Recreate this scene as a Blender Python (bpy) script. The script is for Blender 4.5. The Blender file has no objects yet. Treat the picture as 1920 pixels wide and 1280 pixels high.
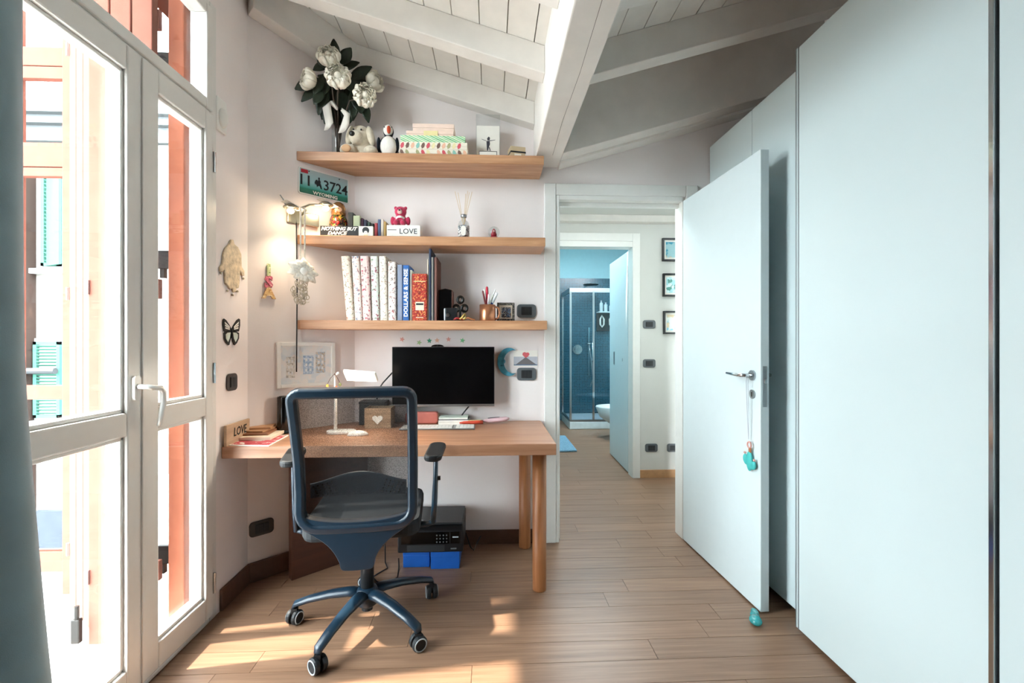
import bpy, math, random
from mathutils import Vector, Matrix, Euler
random.seed(7)
D = bpy.data
SC = bpy.context.scene
COL = SC.collection
# ------------------------------------------------------------------ camera
F, H = 853.333, 1.235                    # focal length in pixels of the 1920x1280 frame, eye height
YAW = math.atan(40 / F)
CY, SY = math.cos(YAW), math.sin(YAW)
cam = D.cameras.new('camera'); cam.sensor_width = 36; cam.lens = 16; cam.clip_start = 0.02; cam.clip_end = 200
camo = D.objects.new('camera', cam); COL.objects.link(camo)
camo.location = (0, 0, H); camo.rotation_euler = (math.pi / 2, 0, -YAW)
SC.camera = camo
# ------------------------------------------------------------------ world, sun, daylight, exposure
w = D.worlds.new('sky'); SC.world = w; w.use_nodes = True
bg = w.node_tree.nodes['Background']
bg.inputs[0].default_value = (0.86, 0.95, 1.0, 1); bg.inputs[1].default_value = 5.4
SUN_E, SUN_AZ = math.radians(57), math.radians(8)
sun = D.lights.new('sun', 'SUN'); sun.energy = 2.9; sun.angle = math.radians(1.5); sun.color = (1, .90, .78)
suno = D.objects.new('sun', sun); COL.objects.link(suno)
suno.rotation_euler = Vector((math.cos(SUN_E) * math.cos(SUN_AZ), math.cos(SUN_E) * math.sin(SUN_AZ), -math.sin(SUN_E))).to_track_quat('-Z', 'Y').to_euler()
def area(name, loc, rot, sx, sy, power=0, color=(1, 1, 1), portal=False):
    l = D.lights.new(name, 'AREA'); l.shape = 'RECTANGLE'; l.size = sx; l.size_y = sy; l.energy = power; l.color = color
    if portal: l.cycles.is_portal = True
    o = D.objects.new(name, l); COL.objects.link(o); o.location = loc; o.rotation_euler = rot
    return o
area('hall_portal', (.95, 3.27, 2.40), (0, 0, 0), .7, .5, portal=True)  # this portal and the next sample sky through the added skylights
area('bathroom_portal', (1.2, 5.6, 2.79), (0, 0, 0), .8, .9, portal=True)
area('daylight_portal', (-1.36, 1.59, 1.37), (0, -math.pi / 2, 0), 2.66, 1.02, portal=True)
vs = SC.view_settings
vs.view_transform = 'Standard'; vs.look = 'None'; vs.gamma = 1.0; vs.exposure = 2.70; vs.use_curve_mapping = False
SC.cycles.max_bounces = 10; SC.cycles.diffuse_bounces = 5; SC.cycles.transparent_max_bounces = 16
SC.cycles.caustics_reflective = False; SC.cycles.caustics_refractive = False; SC.cycles.sample_clamp_indirect = 6
# ------------------------------------------------------------------ helpers: measuring
def at(x, y, X=None, Y=None, z=None):
    r = (x - 960) / F; v = (640 - y) / F
    d = Vector((r * CY + SY, CY - r * SY, v))
    t = X / d.x if X is not None else Y / d.y if Y is not None else (z - H) / d.z
    return Vector((d.x * t, d.y * t, H + d.z * t))
YB = 2.79                                 # back wall
XL = -1.24                                # left wall
CA, CB = Vector((-1.24, 2.385)), Vector((-0.82, 2.79))   # the slanted corner wall
CU = (CB - CA).normalized(); CN = Vector((CU.y, -CU.x))   # along it, and into the room
CROT = math.atan2(CU.y, CU.x)
def on_corner(x, y, off=0.0):
    r = (x - 960) / F; v = (640 - y) / F
    d = Vector((r * CY + SY, CY - r * SY, v))
    p0 = CA + CN * off
    t = p0.dot(CN) / (d.x * CN.x + d.y * CN.y)
    return Vector((d.x * t, d.y * t, H + d.z * t))
# ------------------------------------------------------------------ helpers: materials
def lin(h):
    h = h.lstrip('#'); o = []
    for i in (0, 2, 4):
        v = int(h[i:i + 2], 16) / 255
        o.append(v / 12.92 if v <= .04045 else ((v + .055) / 1.055) ** 2.4)
    return (*o, 1)
MAT = {}
def mat(name, col, rough=.5, metal=0, var=.06, scale=18, bump=.0, bscale=120, spec=.5, emit=0, coat=0, sheen=0, alpha=1, trans=0):
    m = D.materials.new(name); m.use_nodes = True; nt = m.node_tree; n = nt.nodes; L = nt.links
    b = n['Principled BSDF']; c = lin(col) if isinstance(col, str) else (*col, 1)
    b.inputs['Roughness'].default_value = rough; b.inputs['Metallic'].default_value = metal
    b.inputs['Specular IOR Level'].default_value = spec; b.inputs['Coat Weight'].default_value = coat
    b.inputs['Sheen Weight'].default_value = sheen; b.inputs['Transmission Weight'].default_value = trans
    tc = n.new('ShaderNodeTexCoord'); nz = n.new('ShaderNodeTexNoise'); nz.inputs['Scale'].default_value = scale; nz.inputs['Detail'].default_value = 4
    L.new(tc.outputs['Object'], nz.inputs['Vector'])
    rp = n.new('ShaderNodeValToRGB'); rp.color_ramp.elements[0].position = .3; rp.color_ramp.elements[1].position = .7
    rp.color_ramp.elements[0].color = tuple(max(0, q * (1 - var)) for q in c[:3]) + (1,)
    rp.color_ramp.elements[1].color = tuple(min(1, q * (1 + var)) for q in c[:3]) + (1,)
    L.new(nz.outputs['Fac'], rp.inputs['Fac']); L.new(rp.outputs['Color'], b.inputs['Base Color'])
    if bump:
        n2 = n.new('ShaderNodeTexNoise'); n2.inputs['Scale'].default_value = bscale; n2.inputs['Detail'].default_value = 3
        L.new(tc.outputs['Object'], n2.inputs['Vector'])
        bp = n.new('ShaderNodeBump'); bp.inputs['Strength'].default_value = bump; bp.inputs['Distance'].default_value = .004
        L.new(n2.outputs['Fac'], bp.inputs['Height']); L.new(bp.outputs['Normal'], b.inputs['Normal'])
    if emit:
        b.inputs['Emission Color'].default_value = c; b.inputs['Emission Strength'].default_value = emit
    if alpha < 1: b.inputs['Alpha'].default_value = alpha
    MAT[name] = m; return m
def wood(name, dark, light, rough=.45, grain=(2.2, 34, 34), rand=.0, coat=0, streak=.55):
    """grain runs along local X"""
    m = D.materials.new(name); m.use_nodes = True; nt = m.node_tree; n = nt.nodes; L = nt.links
    b = n['Principled BSDF']; b.inputs['Roughness'].default_value = rough; b.inputs['Coat Weight'].default_value = coat
    tc = n.new('ShaderNodeTexCoord'); mp = n.new('ShaderNodeMapping'); mp.inputs['Scale'].default_value = grain
    L.new(tc.outputs['Object'], mp.inputs['Vector'])
    oi = n.new('ShaderNodeObjectInfo')
    ad = n.new('ShaderNodeVectorMath'); ad.operation = 'MULTIPLY_ADD'
    ad.inputs[1].default_value = (1, 1, 1)
    cmb = n.new('ShaderNodeCombineXYZ'); mu = n.new('ShaderNodeMath'); mu.operation = 'MULTIPLY'; mu.inputs[1].default_value = 57
    L.new(oi.outputs['Random'], mu.inputs[0])
    for k in range(3): L.new(mu.outputs[0], cmb.inputs[k])
    L.new(mp.outputs['Vector'], ad.inputs[0]); L.new(cmb.outputs[0], ad.inputs[2])
    nz = n.new('ShaderNodeTexNoise'); nz.inputs['Scale'].default_value = 1.0; nz.inputs['Detail'].default_value = 6; nz.inputs['Roughness'].default_value = .6; nz.inputs['Distortion'].default_value = .35
    L.new(ad.outputs[0], nz.inputs['Vector'])
    rp = n.new('ShaderNodeValToRGB'); rp.color_ramp.elements[0].position = .5 - streak / 2 + .05; rp.color_ramp.elements[1].position = .5 + streak / 2 - .05
    rp.color_ramp.elements[0].color = lin(dark); rp.color_ramp.elements[1].color = lin(light)
    L.new(nz.outputs['Fac'], rp.inputs['Fac'])
    out = rp.outputs['Color']
    if rand:
        mr = n.new('ShaderNodeMapRange'); mr.inputs['To Min'].default_value = 1 - rand; mr.inputs['To Max'].default_value = 1 + rand
        L.new(oi.outputs['Random'], mr.inputs['Value'])
        hs = n.new('ShaderNodeHueSaturation'); L.new(mr.outputs[0], hs.inputs['Value']); L.new(out, hs.inputs['Color']); out = hs.outputs['Color']
    L.new(out, b.inputs['Base Color'])
    bp = n.new('ShaderNodeBump'); bp.inputs['Strength'].default_value = .12; bp.inputs['Distance'].default_value = .002
    L.new(nz.outputs['Fac'], bp.inputs['Height']); L.new(bp.outputs['Normal'], b.inputs['Normal'])
    MAT[name] = m; return m
def speckle(name, base, spots, scale=60, thr=.62, rough=.6):
    """pale paper printed with small coloured sprigs"""
    m = D.materials.new(name); m.use_nodes = True; nt = m.node_tree; n = nt.nodes; L = nt.links
    b = n['Principled BSDF']; b.inputs['Roughness'].default_value = rough
    tc = n.new('ShaderNodeTexCoord'); prev = None
    for i, s in enumerate(spots):
        nz = n.new('ShaderNodeTexNoise'); nz.inputs['Scale'].default_value = scale * (1 + .35 * i); nz.inputs['Detail'].default_value = 2
        mp = n.new('ShaderNodeMapping'); mp.inputs['Location'].default_value = (3.1 * i + 1, 1.7 * i, .9 * i); L.new(tc.outputs['Object'], mp.inputs['Vector']); L.new(mp.outputs[0], nz.inputs['Vector'])
        rp = n.new('ShaderNodeValToRGB'); rp.color_ramp.elements[0].position = thr; rp.color_ramp.elements[1].position = thr + .05
        L.new(nz.outputs['Fac'], rp.inputs['Fac'])
        mx = n.new('ShaderNodeMix'); mx.data_type = 'RGBA'
        L.new(rp.outputs['Color'], mx.inputs['Factor'])
        if prev is None: mx.inputs['A'].default_value = lin(base)
        else: L.new(prev, mx.inputs['A'])
        mx.inputs['B'].default_value = lin(s); prev = mx.outputs['Result']
    L.new(prev, b.inputs['Base Color']); MAT[name] = m; return m
def glassy(name, tint=(1, 1, 1), refl=.08, rough=.02):
    m = D.materials.new(name); m.use_nodes = True; nt = m.node_tree; n = nt.nodes; L = nt.links
    n.remove(n['Principled BSDF']); o = n['Material Output']
    t = n.new('ShaderNodeBsdfTransparent'); t.inputs[0].default_value = (*tint, 1)
    g = n.new('ShaderNodeBsdfGlossy'); g.inputs['Roughness'].default_value = rough
    lw = n.new('ShaderNodeLayerWeight'); fr = n.new('ShaderNodeMath'); fr.operation = 'POWER'; fr.inputs[1].default_value = 4; L.new(lw.outputs['Facing'], fr.inputs[0])
    mu = n.new('ShaderNodeMath'); mu.operation = 'MULTIPLY_ADD'; mu.inputs[1].default_value = .35; mu.inputs[2].default_value = refl * .5
    mx = n.new('ShaderNodeMixShader'); L.new(fr.outputs[0], mu.inputs[0]); L.new(mu.outputs[0], mx.inputs[0])
    L.new(t.outputs[0], mx.inputs[1]); L.new(g.outputs[0], mx.inputs[2]); L.new(mx.outputs[0], o.inputs[0])
    MAT[name] = m; return m
def meshcloth(name, col, cover=.5, freq=420):
    """woven office mesh: opaque threads, open holes"""
    m = D.materials.new(name); m.use_nodes = True; nt = m.node_tree; n = nt.nodes; L = nt.links
    b = n['Principled BSDF']; b.inputs['Base Color'].default_value = lin(col); b.inputs['Roughness'].default_value = .8
    t = n.new('ShaderNodeBsdfTransparent'); mx = n.new('ShaderNodeMixShader')
    tc = n.new('ShaderNodeTexCoord'); ck = n.new('ShaderNodeTexNoise'); ck.inputs['Scale'].default_value = freq
    L.new(tc.outputs['Object'], ck.inputs['Vector'])
    mr = n.new('ShaderNodeMapRange'); mr.inputs['From Min'].default_value = .35; mr.inputs['From Max'].default_value = .65; mr.inputs['To Min'].default_value = cover - .12; mr.inputs['To Max'].default_value = cover + .12
    L.new(ck.outputs['Fac'], mr.inputs['Value']); L.new(mr.outputs[0], mx.inputs[0])
    L.new(t.outputs[0], mx.inputs[1]); L.new(b.outputs[0], mx.inputs[2]); L.new(mx.outputs[0], n['Material Output'].inputs[0])
    MAT[name] = m; return m
def stripes(name, cols, axis=(1, 0, 1), freq=30, rough=.5):
    m = D.materials.new(name); m.use_nodes = True; nt = m.node_tree; n = nt.nodes; L = nt.links
    b = n['Principled BSDF']; b.inputs['Roughness'].default_value = rough
    tc = n.new('ShaderNodeTexCoord'); dp = n.new('ShaderNodeVectorMath'); dp.operation = 'DOT_PRODUCT'; dp.inputs[1].default_value = axis
    L.new(tc.outputs['Object'], dp.inputs[0])
    mu = n.new('ShaderNodeMath'); mu.operation = 'MULTIPLY'; mu.inputs[1].default_value = freq; L.new(dp.outputs['Value'], mu.inputs[0])
    fr = n.new('ShaderNodeMath'); fr.operation = 'FRACT'; L.new(mu.outputs[0], fr.inputs[0])
    rp = n.new('ShaderNodeValToRGB'); rp.color_ramp.interpolation = 'CONSTANT'
    el = rp.color_ramp.elements
    while len(el) < len(cols): el.new(.5)
    for i, c in enumerate(cols): el[i].position = i / len(cols); el[i].color = lin(c)
    L.new(fr.outputs[0], rp.inputs['Fac']); L.new(rp.outputs['Color'], b.inputs['Base Color']); MAT[name] = m; return m
def mosaic(name, c1, c2, grout, size=.022):
    m = D.materials.new(name); m.use_nodes = True; nt = m.node_tree; n = nt.nodes; L = nt.links
    b = n['Principled BSDF']; b.inputs['Roughness'].default_value = .2
    tc = n.new('ShaderNodeTexCoord'); br = n.new('ShaderNodeTexBrick'); br.offset = 0
    mp = n.new('ShaderNodeMapping'); mp.inputs['Rotation'].default_value = (math.pi / 2, 0, 0); L.new(tc.outputs['Object'], mp.inputs['Vector']); L.new(mp.outputs[0], br.inputs['Vector'])
    br.inputs['Color1'].default_value = lin(c1); br.inputs['Color2'].default_value = lin(c2); br.inputs['Mortar'].default_value = lin(grout)
    br.inputs['Scale'].default_value = 1; br.inputs['Brick Width'].default_value = size; br.inputs['Row Height'].default_value = size; br.inputs['Mortar Size'].default_value = size * .09
    L.new(br.outputs['Color'], b.inputs['Base Color']); MAT[name] = m; return m
# ------------------------------------------------------------------ helpers: meshes
class MB:
    def __init__(s): s.v = []; s.f = []
    def add(s, v, f, M=None):
        o = len(s.v)
        s.v += [tuple(M @ Vector(p)) if M else tuple(p) for p in v]
        s.f += [tuple(i + o for i in q) for q in f]; return s
    def box(s, x0, x1, y0, y1, z0, z1, M=None):
        v = [(x, y, z) for z in (z0, z1) for y in (y0, y1) for x in (x0, x1)]
        return s.add(v, [(0, 2, 3, 1), (4, 5, 7, 6), (0, 1, 5, 4), (2, 6, 7, 3), (0, 4, 6, 2), (1, 3, 7, 5)], M)
    def cbox(s, c, d, M=None):
        return s.box(c[0] - d[0] / 2, c[0] + d[0] / 2, c[1] - d[1] / 2, c[1] + d[1] / 2, c[2] - d[2] / 2, c[2] + d[2] / 2, M)
    def prism(s, poly, a, b, axis='z', M=None):
        """poly extruded along axis; poly is (x,y) for z, (x,z) for y, (y,z) for x"""
        def q(p, t): return (p[0], p[1], t) if axis == 'z' else (p[0], t, p[1]) if axis == 'y' else (t, p[0], p[1])
        n = len(poly); v = [q(p, a) for p in poly] + [q(p, b) for p in poly]
        return s.add(v, [tuple(range(n))[::-1], tuple(range(n, 2 * n))] + [(i, (i + 1) % n, n + (i + 1) % n, n + i) for i in range(n)], M)
    def lathe(s, prof, seg=16, c=(0, 0, 0), M=None):
        v = []; f = []
        for r, z in prof:
            for k in range(seg):
                a = 2 * math.pi * k / seg; v.append((c[0] + r * math.cos(a), c[1] + r * math.sin(a), c[2] + z))
        for i in range(len(prof) - 1):
            for k in range(seg):
                k2 = (k + 1) % seg; f.append((i * seg + k, i * seg + k2, (i + 1) * seg + k2, (i + 1) * seg + k))
        f.append(tuple(range(seg))[::-1]); f.append(tuple((len(prof) - 1) * seg + k for k in range(seg)))
        return s.add(v, f, M)
    def ball(s, c, r, seg=16, rings=10, M=None):
        if not hasattr(r, '__len__'): r = (r, r, r)
        pr = [(max(1e-4, math.sin(math.pi * i / rings)), -math.cos(math.pi * i / rings)) for i in range(rings + 1)]
        T = Matrix.Translation(c) @ Matrix.Diagonal((*r, 1))
        return s.lathe(pr, seg, M=(M @ T) if M else T)
    def tube(s, pts, r, seg=8, closed=False, flat=1.0):
        pts = [Vector(p) for p in pts]; n = len(pts); v = []; f = []
        rs = r if hasattr(r, '__len__') else [r] * n
        up = None
        for i, p in enumerate(pts):
            a = pts[(i - 1) % n] if (closed or i > 0) else p; b = pts[(i + 1) % n] if (closed or i < n - 1) else p
            t = (b - a).normalized()
            if up is None: up = Vector((0, 0, 1)) if abs(t.z) < .9 else Vector((1, 0, 0))
            sd = t.cross(up).normalized(); up = sd.cross(t).normalized()
            for k in range(seg):
                an = 2 * math.pi * k / seg; v.append(p + (sd * math.cos(an) + up * math.sin(an) * flat) * rs[i])
        m = n if closed else n - 1
        for i in range(m):
            j = (i + 1) % n
            for k in range(seg):
                k2 = (k + 1) % seg; f.append((i * seg + k, i * seg + k2, j * seg + k2, j * seg + k))
        if not closed: f.append(tuple(range(seg))[::-1]); f.append(tuple((n - 1) * seg + k for k in range(seg)))
        return s.add(v, f)
    def sweep(s, pts, N, half, depth, closed=True):
        """rectangular bar with chamfered corners along pts lying in a surface with normal N; half in-plane, depth along N"""
        pts = [Vector(p) for p in pts]; n = len(pts); v = []; f = []; N = Vector(N).normalized()
        hs = half if hasattr(half, '__len__') else [half] * n
        for i, p in enumerate(pts):
            a = pts[(i - 1) % n] if (closed or i > 0) else p; b = pts[(i + 1) % n] if (closed or i < n - 1) else p
            t = (b - a).normalized(); sd = t.cross(N).normalized(); h = hs[i]; c = min(h, depth) * .4
            for u, w in ((-h, -depth + c), (-h + c, -depth), (h - c, -depth), (h, -depth + c), (h, depth - c), (h - c, depth), (-h + c, depth), (-h, depth - c)):
                v.append(p + sd * u + N * w)
        for i in range(n if closed else n - 1):
            j = (i + 1) % n
            for k in range(8): f.append((i * 8 + k, i * 8 + (k + 1) % 8, j * 8 + (k + 1) % 8, j * 8 + k))
        if not closed: f.append(tuple(range(8))[::-1]); f.append(tuple((n - 1) * 8 + k for k in range(8)))
        return s.add(v, f)
    def grid(s, nu, nv, fn, M=None):
        v = [fn(i / (nu - 1), j / (nv - 1)) for j in range(nv) for i in range(nu)]
        return s.add(v, [(j * nu + i, j * nu + i + 1, (j + 1) * nu + i + 1, (j + 1) * nu + i) for j in range(nv - 1) for i in range(nu - 1)], M)
    def mesh(s, name, smooth=False):
        me = D.meshes.new(name); me.from_pydata(s.v, [], s.f); me.validate(); me.update()
        if smooth:
            me.polygons.foreach_set('use_smooth', [True] * len(me.polygons))
        return me
    def build(s, name, m, parent=None, loc=None, rot=None, smooth=False, bevel=0, solid=0, sub=0, label=None):
        return link(name, s.mesh(name, smooth), m, parent, loc, rot, bevel, solid, sub, smooth, label)
def link(name, me, m, parent=None, loc=None, rot=None, bevel=0, solid=0, sub=0, smooth=False, label=None):
    o = D.objects.new(name, me); COL.objects.link(o)
    if m is not None and not me.materials: me.materials.append(MAT[m] if isinstance(m, str) else m)
    if parent: o.parent = parent
    if loc is not None: o.location = loc
    if rot is not None: o.rotation_euler = rot
    if solid: md = o.modifiers.new('thick', 'SOLIDIFY'); md.thickness = solid; md.offset = 0
    if bevel: md = o.modifiers.new('bevel', 'BEVEL'); md.width = bevel; md.segments = 2; md.limit_method = 'ANGLE'; md.angle_limit = .7
    if sub: md = o.modifiers.new('sub', 'SUBSURF'); md.levels = sub; md.render_levels = sub
    if smooth == 'auto' or (bevel and not smooth):
        pass
    if label: o['label'] = label
    return o
def B(x0, x1, y0, y1, z0, z1): return MB().box(x0, x1, y0, y1, z0, z1)
def thing(name, label, cat, loc=(0, 0, 0), rz=0, group=None):
    o = D.objects.new(name, None); o.empty_display_size = .05; COL.objects.link(o); o.location = loc; o.rotation_euler = (0, 0, rz)
    return tag(o, label, cat, group)
def tag(o, label, cat, group=None):
    o['label'] = label; o['category'] = cat
    if group: o['group'] = group
    return o
def struct(o, label=None, cat=None):
    o['kind'] = 'structure'
    if label: o['label'] = label
    if cat: o['category'] = cat
    return o
def stuff(o): o['kind'] = 'stuff'; return o
def text(name, body, size, m, parent, loc, rot=(math.pi / 2, 0, 0), ext=.0006, shear=0, bold=0, sx=1, align='CENTER'):
    c = D.curves.new('t', 'FONT'); c.body = body; c.size = size; c.extrude = ext; c.shear = shear; c.offset = bold; c.align_x = align; c.align_y = 'CENTER'; c.resolution_u = 2
    t = D.objects.new('t', c); me = D.meshes.new_from_object(t); D.objects.remove(t); D.curves.remove(c); me.name = name
    o = link(name, me, m, parent, loc, rot); o.scale = (sx, 1, 1); return o
def remesh(o, vox=.004, smooth=6):
    md = o.modifiers.new('remesh', 'REMESH'); md.mode = 'VOXEL'; md.voxel_size = vox; md.use_smooth_shade = True
    if smooth: s2 = o.modifiers.new('soft', 'SMOOTH'); s2.iterations = smooth; s2.factor = .5
    return o
def rect_round(w, h, r, n=5, cx=0, cy=0):
    p = []
    for sx, sy, a0 in ((1, 1, 0), (-1, 1, 90), (-1, -1, 180), (1, -1, 270)):
        for k in range(n + 1):
            a = math.radians(a0 + 90 * k / n); p.append((cx + sx * (w / 2 - r) + r * math.cos(a), cy + sy * (h / 2 - r) + r * math.sin(a)))
    return p
def circ(r, n=16, cx=0, cy=0): return [(cx + r * math.cos(2 * math.pi * k / n), cy + r * math.sin(2 * math.pi * k / n)) for k in range(n)]
# ------------------------------------------------------------------ materials
mat('plaster', '#ebe3e1', .85, var=.02, scale=4, bump=.08, bscale=260)
mat('paint_beam', '#e6e1db', .55, var=.04, scale=9, bump=.1, bscale=60)
mat('paint_board', '#e4dfd8', .6, var=.03, scale=12)
mat('joint_dark', '#4a443e', .9)
mat('door_white', '#d3dfe2', .32, var=.01)
mat('casing_white', '#e6e6e2', .4, var=.015)
mat('wardrobe_white', '#d0dddf', .3, var=.01, scale=3)
mat('window_white', '#dcdad6', .35, var=.015)
mat('hall_wall', '#d4d4cf', .85, var=.02, scale=4)
mat('bath_blue', '#9cc3cc', .8, var=.02)
mat('chrome', '#c9ced2', .14, 1, var=.01)
mat('satin', '#d9d9d6', .35, .4, var=.01)
mat('steel', '#aab0b4', .3, 1, var=.03)
mat('brass_dull', '#b9b29c', .3, 1)
mat('base_brown', '#5f4334', .5, var=.12, scale=30)
mat('base_light', '#b98f66', .5, var=.08, scale=30)
mat('black_plastic', '#101216', .35, var=.1)
mat('black_gloss', '#050506', .12, var=.02)
mat('screen', '#020203', .18, var=.0)
mat('grey_plastic', '#5c6266', .4, var=.05)
mat('dark_grey', '#25282b', .45, var=.05)
mat('brown_plate', '#3a3330', .4, var=.05)
mat('white_plastic', '#e9e7e2', .35, var=.01)
mat('paper', '#efece4', .8, var=.02)
mat('cream_paper', '#e9d9c4', .8, var=.03)
mat('chair_frame', '#102636', .34, var=.05, scale=40, spec=.6)
mat('chair_seat', '#0e151b', .85, var=.15, scale=200)
mat('rubber', '#0c1116', .55)
mat('ring_grey', '#b5c0c6', .4)
meshcloth('mesh_fabric', '#12161a', .70)
wood('oak', '#a5734f', '#cfa07a', .42, (3.0, 40, 40), .03)
wood('desk_wood', '#99694a', '#c09275', .38, (2.4, 30, 30), .0)
wood('leg_wood', '#8f5630', '#bb7d50', .42, (30, 30, 2.4), .0)
wood('floor_wood', '#70523f', '#9a7a62', .36, (2.6, 60, 60), .09, streak=.7)
wood('dark_panel', '#3c1f14', '#4f2c1d', .5, (2, 20, 20))
wood('pale_wood', '#a58a72', '#c3a88c', .6, (4, 40, 40))
mat('curtain', '#93a9b0', .9, var=.1, scale=9, sheen=.3, bump=.2, bscale=500)
nt_ = MAT['curtain'].node_tree; tl_ = nt_.nodes.new('ShaderNodeBsdfTranslucent'); tl_.inputs[0].default_value = lin('#93a9b0'); mx_ = nt_.nodes.new('ShaderNodeMixShader'); mx_.inputs[0].default_value = .3
nt_.links.new(nt_.nodes['Principled BSDF'].outputs[0], mx_.inputs[1]); nt_.links.new(tl_.outputs[0], mx_.inputs[2]); nt_.links.new(mx_.outputs[0], nt_.nodes['Material Output'].inputs[0])
glassy('window_glass', (.97, .985, .98), .05)
glassy('clear_acrylic', (.93, .95, .95), .10)
glassy('shower_glass', (.90, .96, .98), .06)
glassy('vase_glass', (.9, .92, .92), .12)
mat('cornice_grey', '#5a5d5f', .85, spec=0)
mat('salmon_lifted', '#b4725a', .6, spec=.1, var=.06, scale=14)  # same paint as the shutters, lightened to make up for shade on the post
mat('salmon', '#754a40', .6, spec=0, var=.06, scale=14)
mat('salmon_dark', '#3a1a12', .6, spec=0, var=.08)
mat('stucco', '#8f8b86', .9, spec=0, var=.04, scale=30, bump=.3, bscale=200)
mat('teal_shutter', '#41695d', .6, spec=0, var=.05)
mat('grey_stone', '#a9aaa9', .85, var=.06)
mat('iron', '#23211f', .5, .6)
# ================================================================== THE SETTING
# ---- floor and its planks (grain along X)
fl = struct(B(-1.40, 2.3, -3.6, 7.2, -.08, -.012).build('floor', 'joint_dark'), 'warm bamboo plank floor running through room and hall', 'floor')
PW = .119
def plank_row(y, xa, xb, k):
    x = xa - random.uniform(0, 1.2)
    while x < xb:
        ln = random.choice((.95, 1.25, 1.25, 1.55)); a, b = max(x, xa), min(x + ln, xb); x += ln
        if b - a < .04: continue
        g = .0009
        o = B(a + g, b - g, y + g, y + PW - g, -.012, 0).build('plank', 'floor_wood', fl)
B(-1.24, 1.94, -3.5, 1.741 - PW * 14 - .001, -.012, 0).build('plank', 'floor_wood', fl)
for k in range(-14, 9): plank_row(1.741 + PW * k, -1.24, 1.94, k)
for k in range(9, 46): plank_row(1.741 + PW * k, .30, 2.2, k)
# ---- walls of the study
def wallbox(name, boxes, m, label):
    b = MB()
    for q in boxes: b.box(*q)
    return struct(b.build(name, m), label, 'wall')
WY0, WY1, WZ1 = 1.07, 2.112, 2.735        # french door opening in the left wall
wallbox('wall_left', [(-1.40, XL, -3.6, WY0, -.05, 3.25), (-1.40, XL, WY1, 2.385, -.05, 3.25), (-1.40, XL, WY0, WY1, WZ1, 3.25), (-1.40, XL, WY0, WY1, -.05, .0)], 'plaster', 'white plaster wall around the french door')
o1 = CA - CN * .16; o2 = CB - CN * .16
struct(MB().prism([tuple(CA), tuple(CB), tuple(o2), tuple(o1)], -.05, 3.25).build('wall_corner', 'plaster'), 'slanted white plaster wall between french door wall and shelf wall', 'wall')
DX0, DX1, DZ1 = .40, 1.215, 2.125
wallbox('wall_back', [(-.86, DX0, YB, YB + .10, -.05, 3.25), (DX1, 2.05, YB, YB + .10, -.05, 3.25), (DX0, DX1, YB, YB + .10, DZ1, 3.25)], 'plaster', 'white plaster wall behind the shelves with the doorway')
wallbox('wall_right', [(1.95, 2.05, -3.6, YB + .1, -.05, 3.3)], 'plaster', 'white plaster wall behind the wardrobe')
wallbox('wall_front', [(-1.4, 2.05, -3.6, -3.5, -.05, 3.3)], 'plaster', 'white plaster wall opposite the desk wall')
# ---- ceiling: two slopes meeting in a valley over the long beam
SL = .298; TH = math.atan(SL); XV = .338; ZV = 2.643
def zr(x): return ZV + SL * abs(x - XV)
cb = MB()
cb.prism([(-1.5, zr(-1.5) + .019), (XV, ZV + .019), (2.1, zr(2.1) + .019), (2.1, zr(2.1) + .08), (XV, ZV + .08), (-1.5, zr(-1.5) + .08)], -3.6, YB + .12, 'y')
ce = struct(cb.build('ceiling', 'joint_dark'), 'white painted board ceiling sloping down to a long beam', 'ceiling')
bw = .1318
xs = [.21 - bw * k for k in range(-1, 13)]
for x in xs[1:]:
    if x < -1.5: break
    w2 = bw / math.cos(TH) - .005
    B(0, w2, -3.55, YB, 0, .018).build('board', 'paint_board', ce, (x - bw + .002, 0, zr(x - bw)), (0, TH, 0))
w2 = (XV - .21) / math.cos(TH) - .004
B(0, w2, -3.55, YB, 0, .018).build('board', 'paint_board', ce, (.212, 0, zr(.21)), (0, TH, 0))
B(0, (.62 - XV) / math.cos(TH) - .004, -3.55, YB, 0, .018).build('board', 'paint_board', ce, (XV, 0, ZV), (0, -TH, 0))
for k in range(11):
    x = .62 + .13 * k
    B(0, .13 / math.cos(TH) - .005, -3.55, YB, 0, .018).build('board', 'paint_board', ce, (x, 0, zr(x)), (0, -TH, 0))
def rafter(xa, xb, ya, yb, top, bot, name='rafter'):
    MB().prism([(xa, zr(xa) - top), (xb, zr(xb) - top), (xb, zr(xb) - bot), (xa, zr(xa) - bot)], ya, yb, 'y').build(name, 'paint_beam', ce, bevel=.004)
for i in range(12):
    y0 = 2.19 - .51 * (i - 1)
    if i == 0: rafter(-1.0, .262, 2.705, YB, 0, .135)
    else: rafter(-1.235, .262, y0, y0 + .09, 0, .135)
    if i == 0:
        rafter(.414, 1.95, 2.57, 2.685, 0, .362, 'wall_beam'); rafter(.414, 1.95, 2.685, YB, 0, .376, 'wall_beam')
    else: rafter(.414, 1.95, y0, y0 + .09, 0, .16)
B(.262, .414, -3.55, YB, 2.305, 2.70).build('long_beam', 'paint_beam', ce, bevel=.006)
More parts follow.
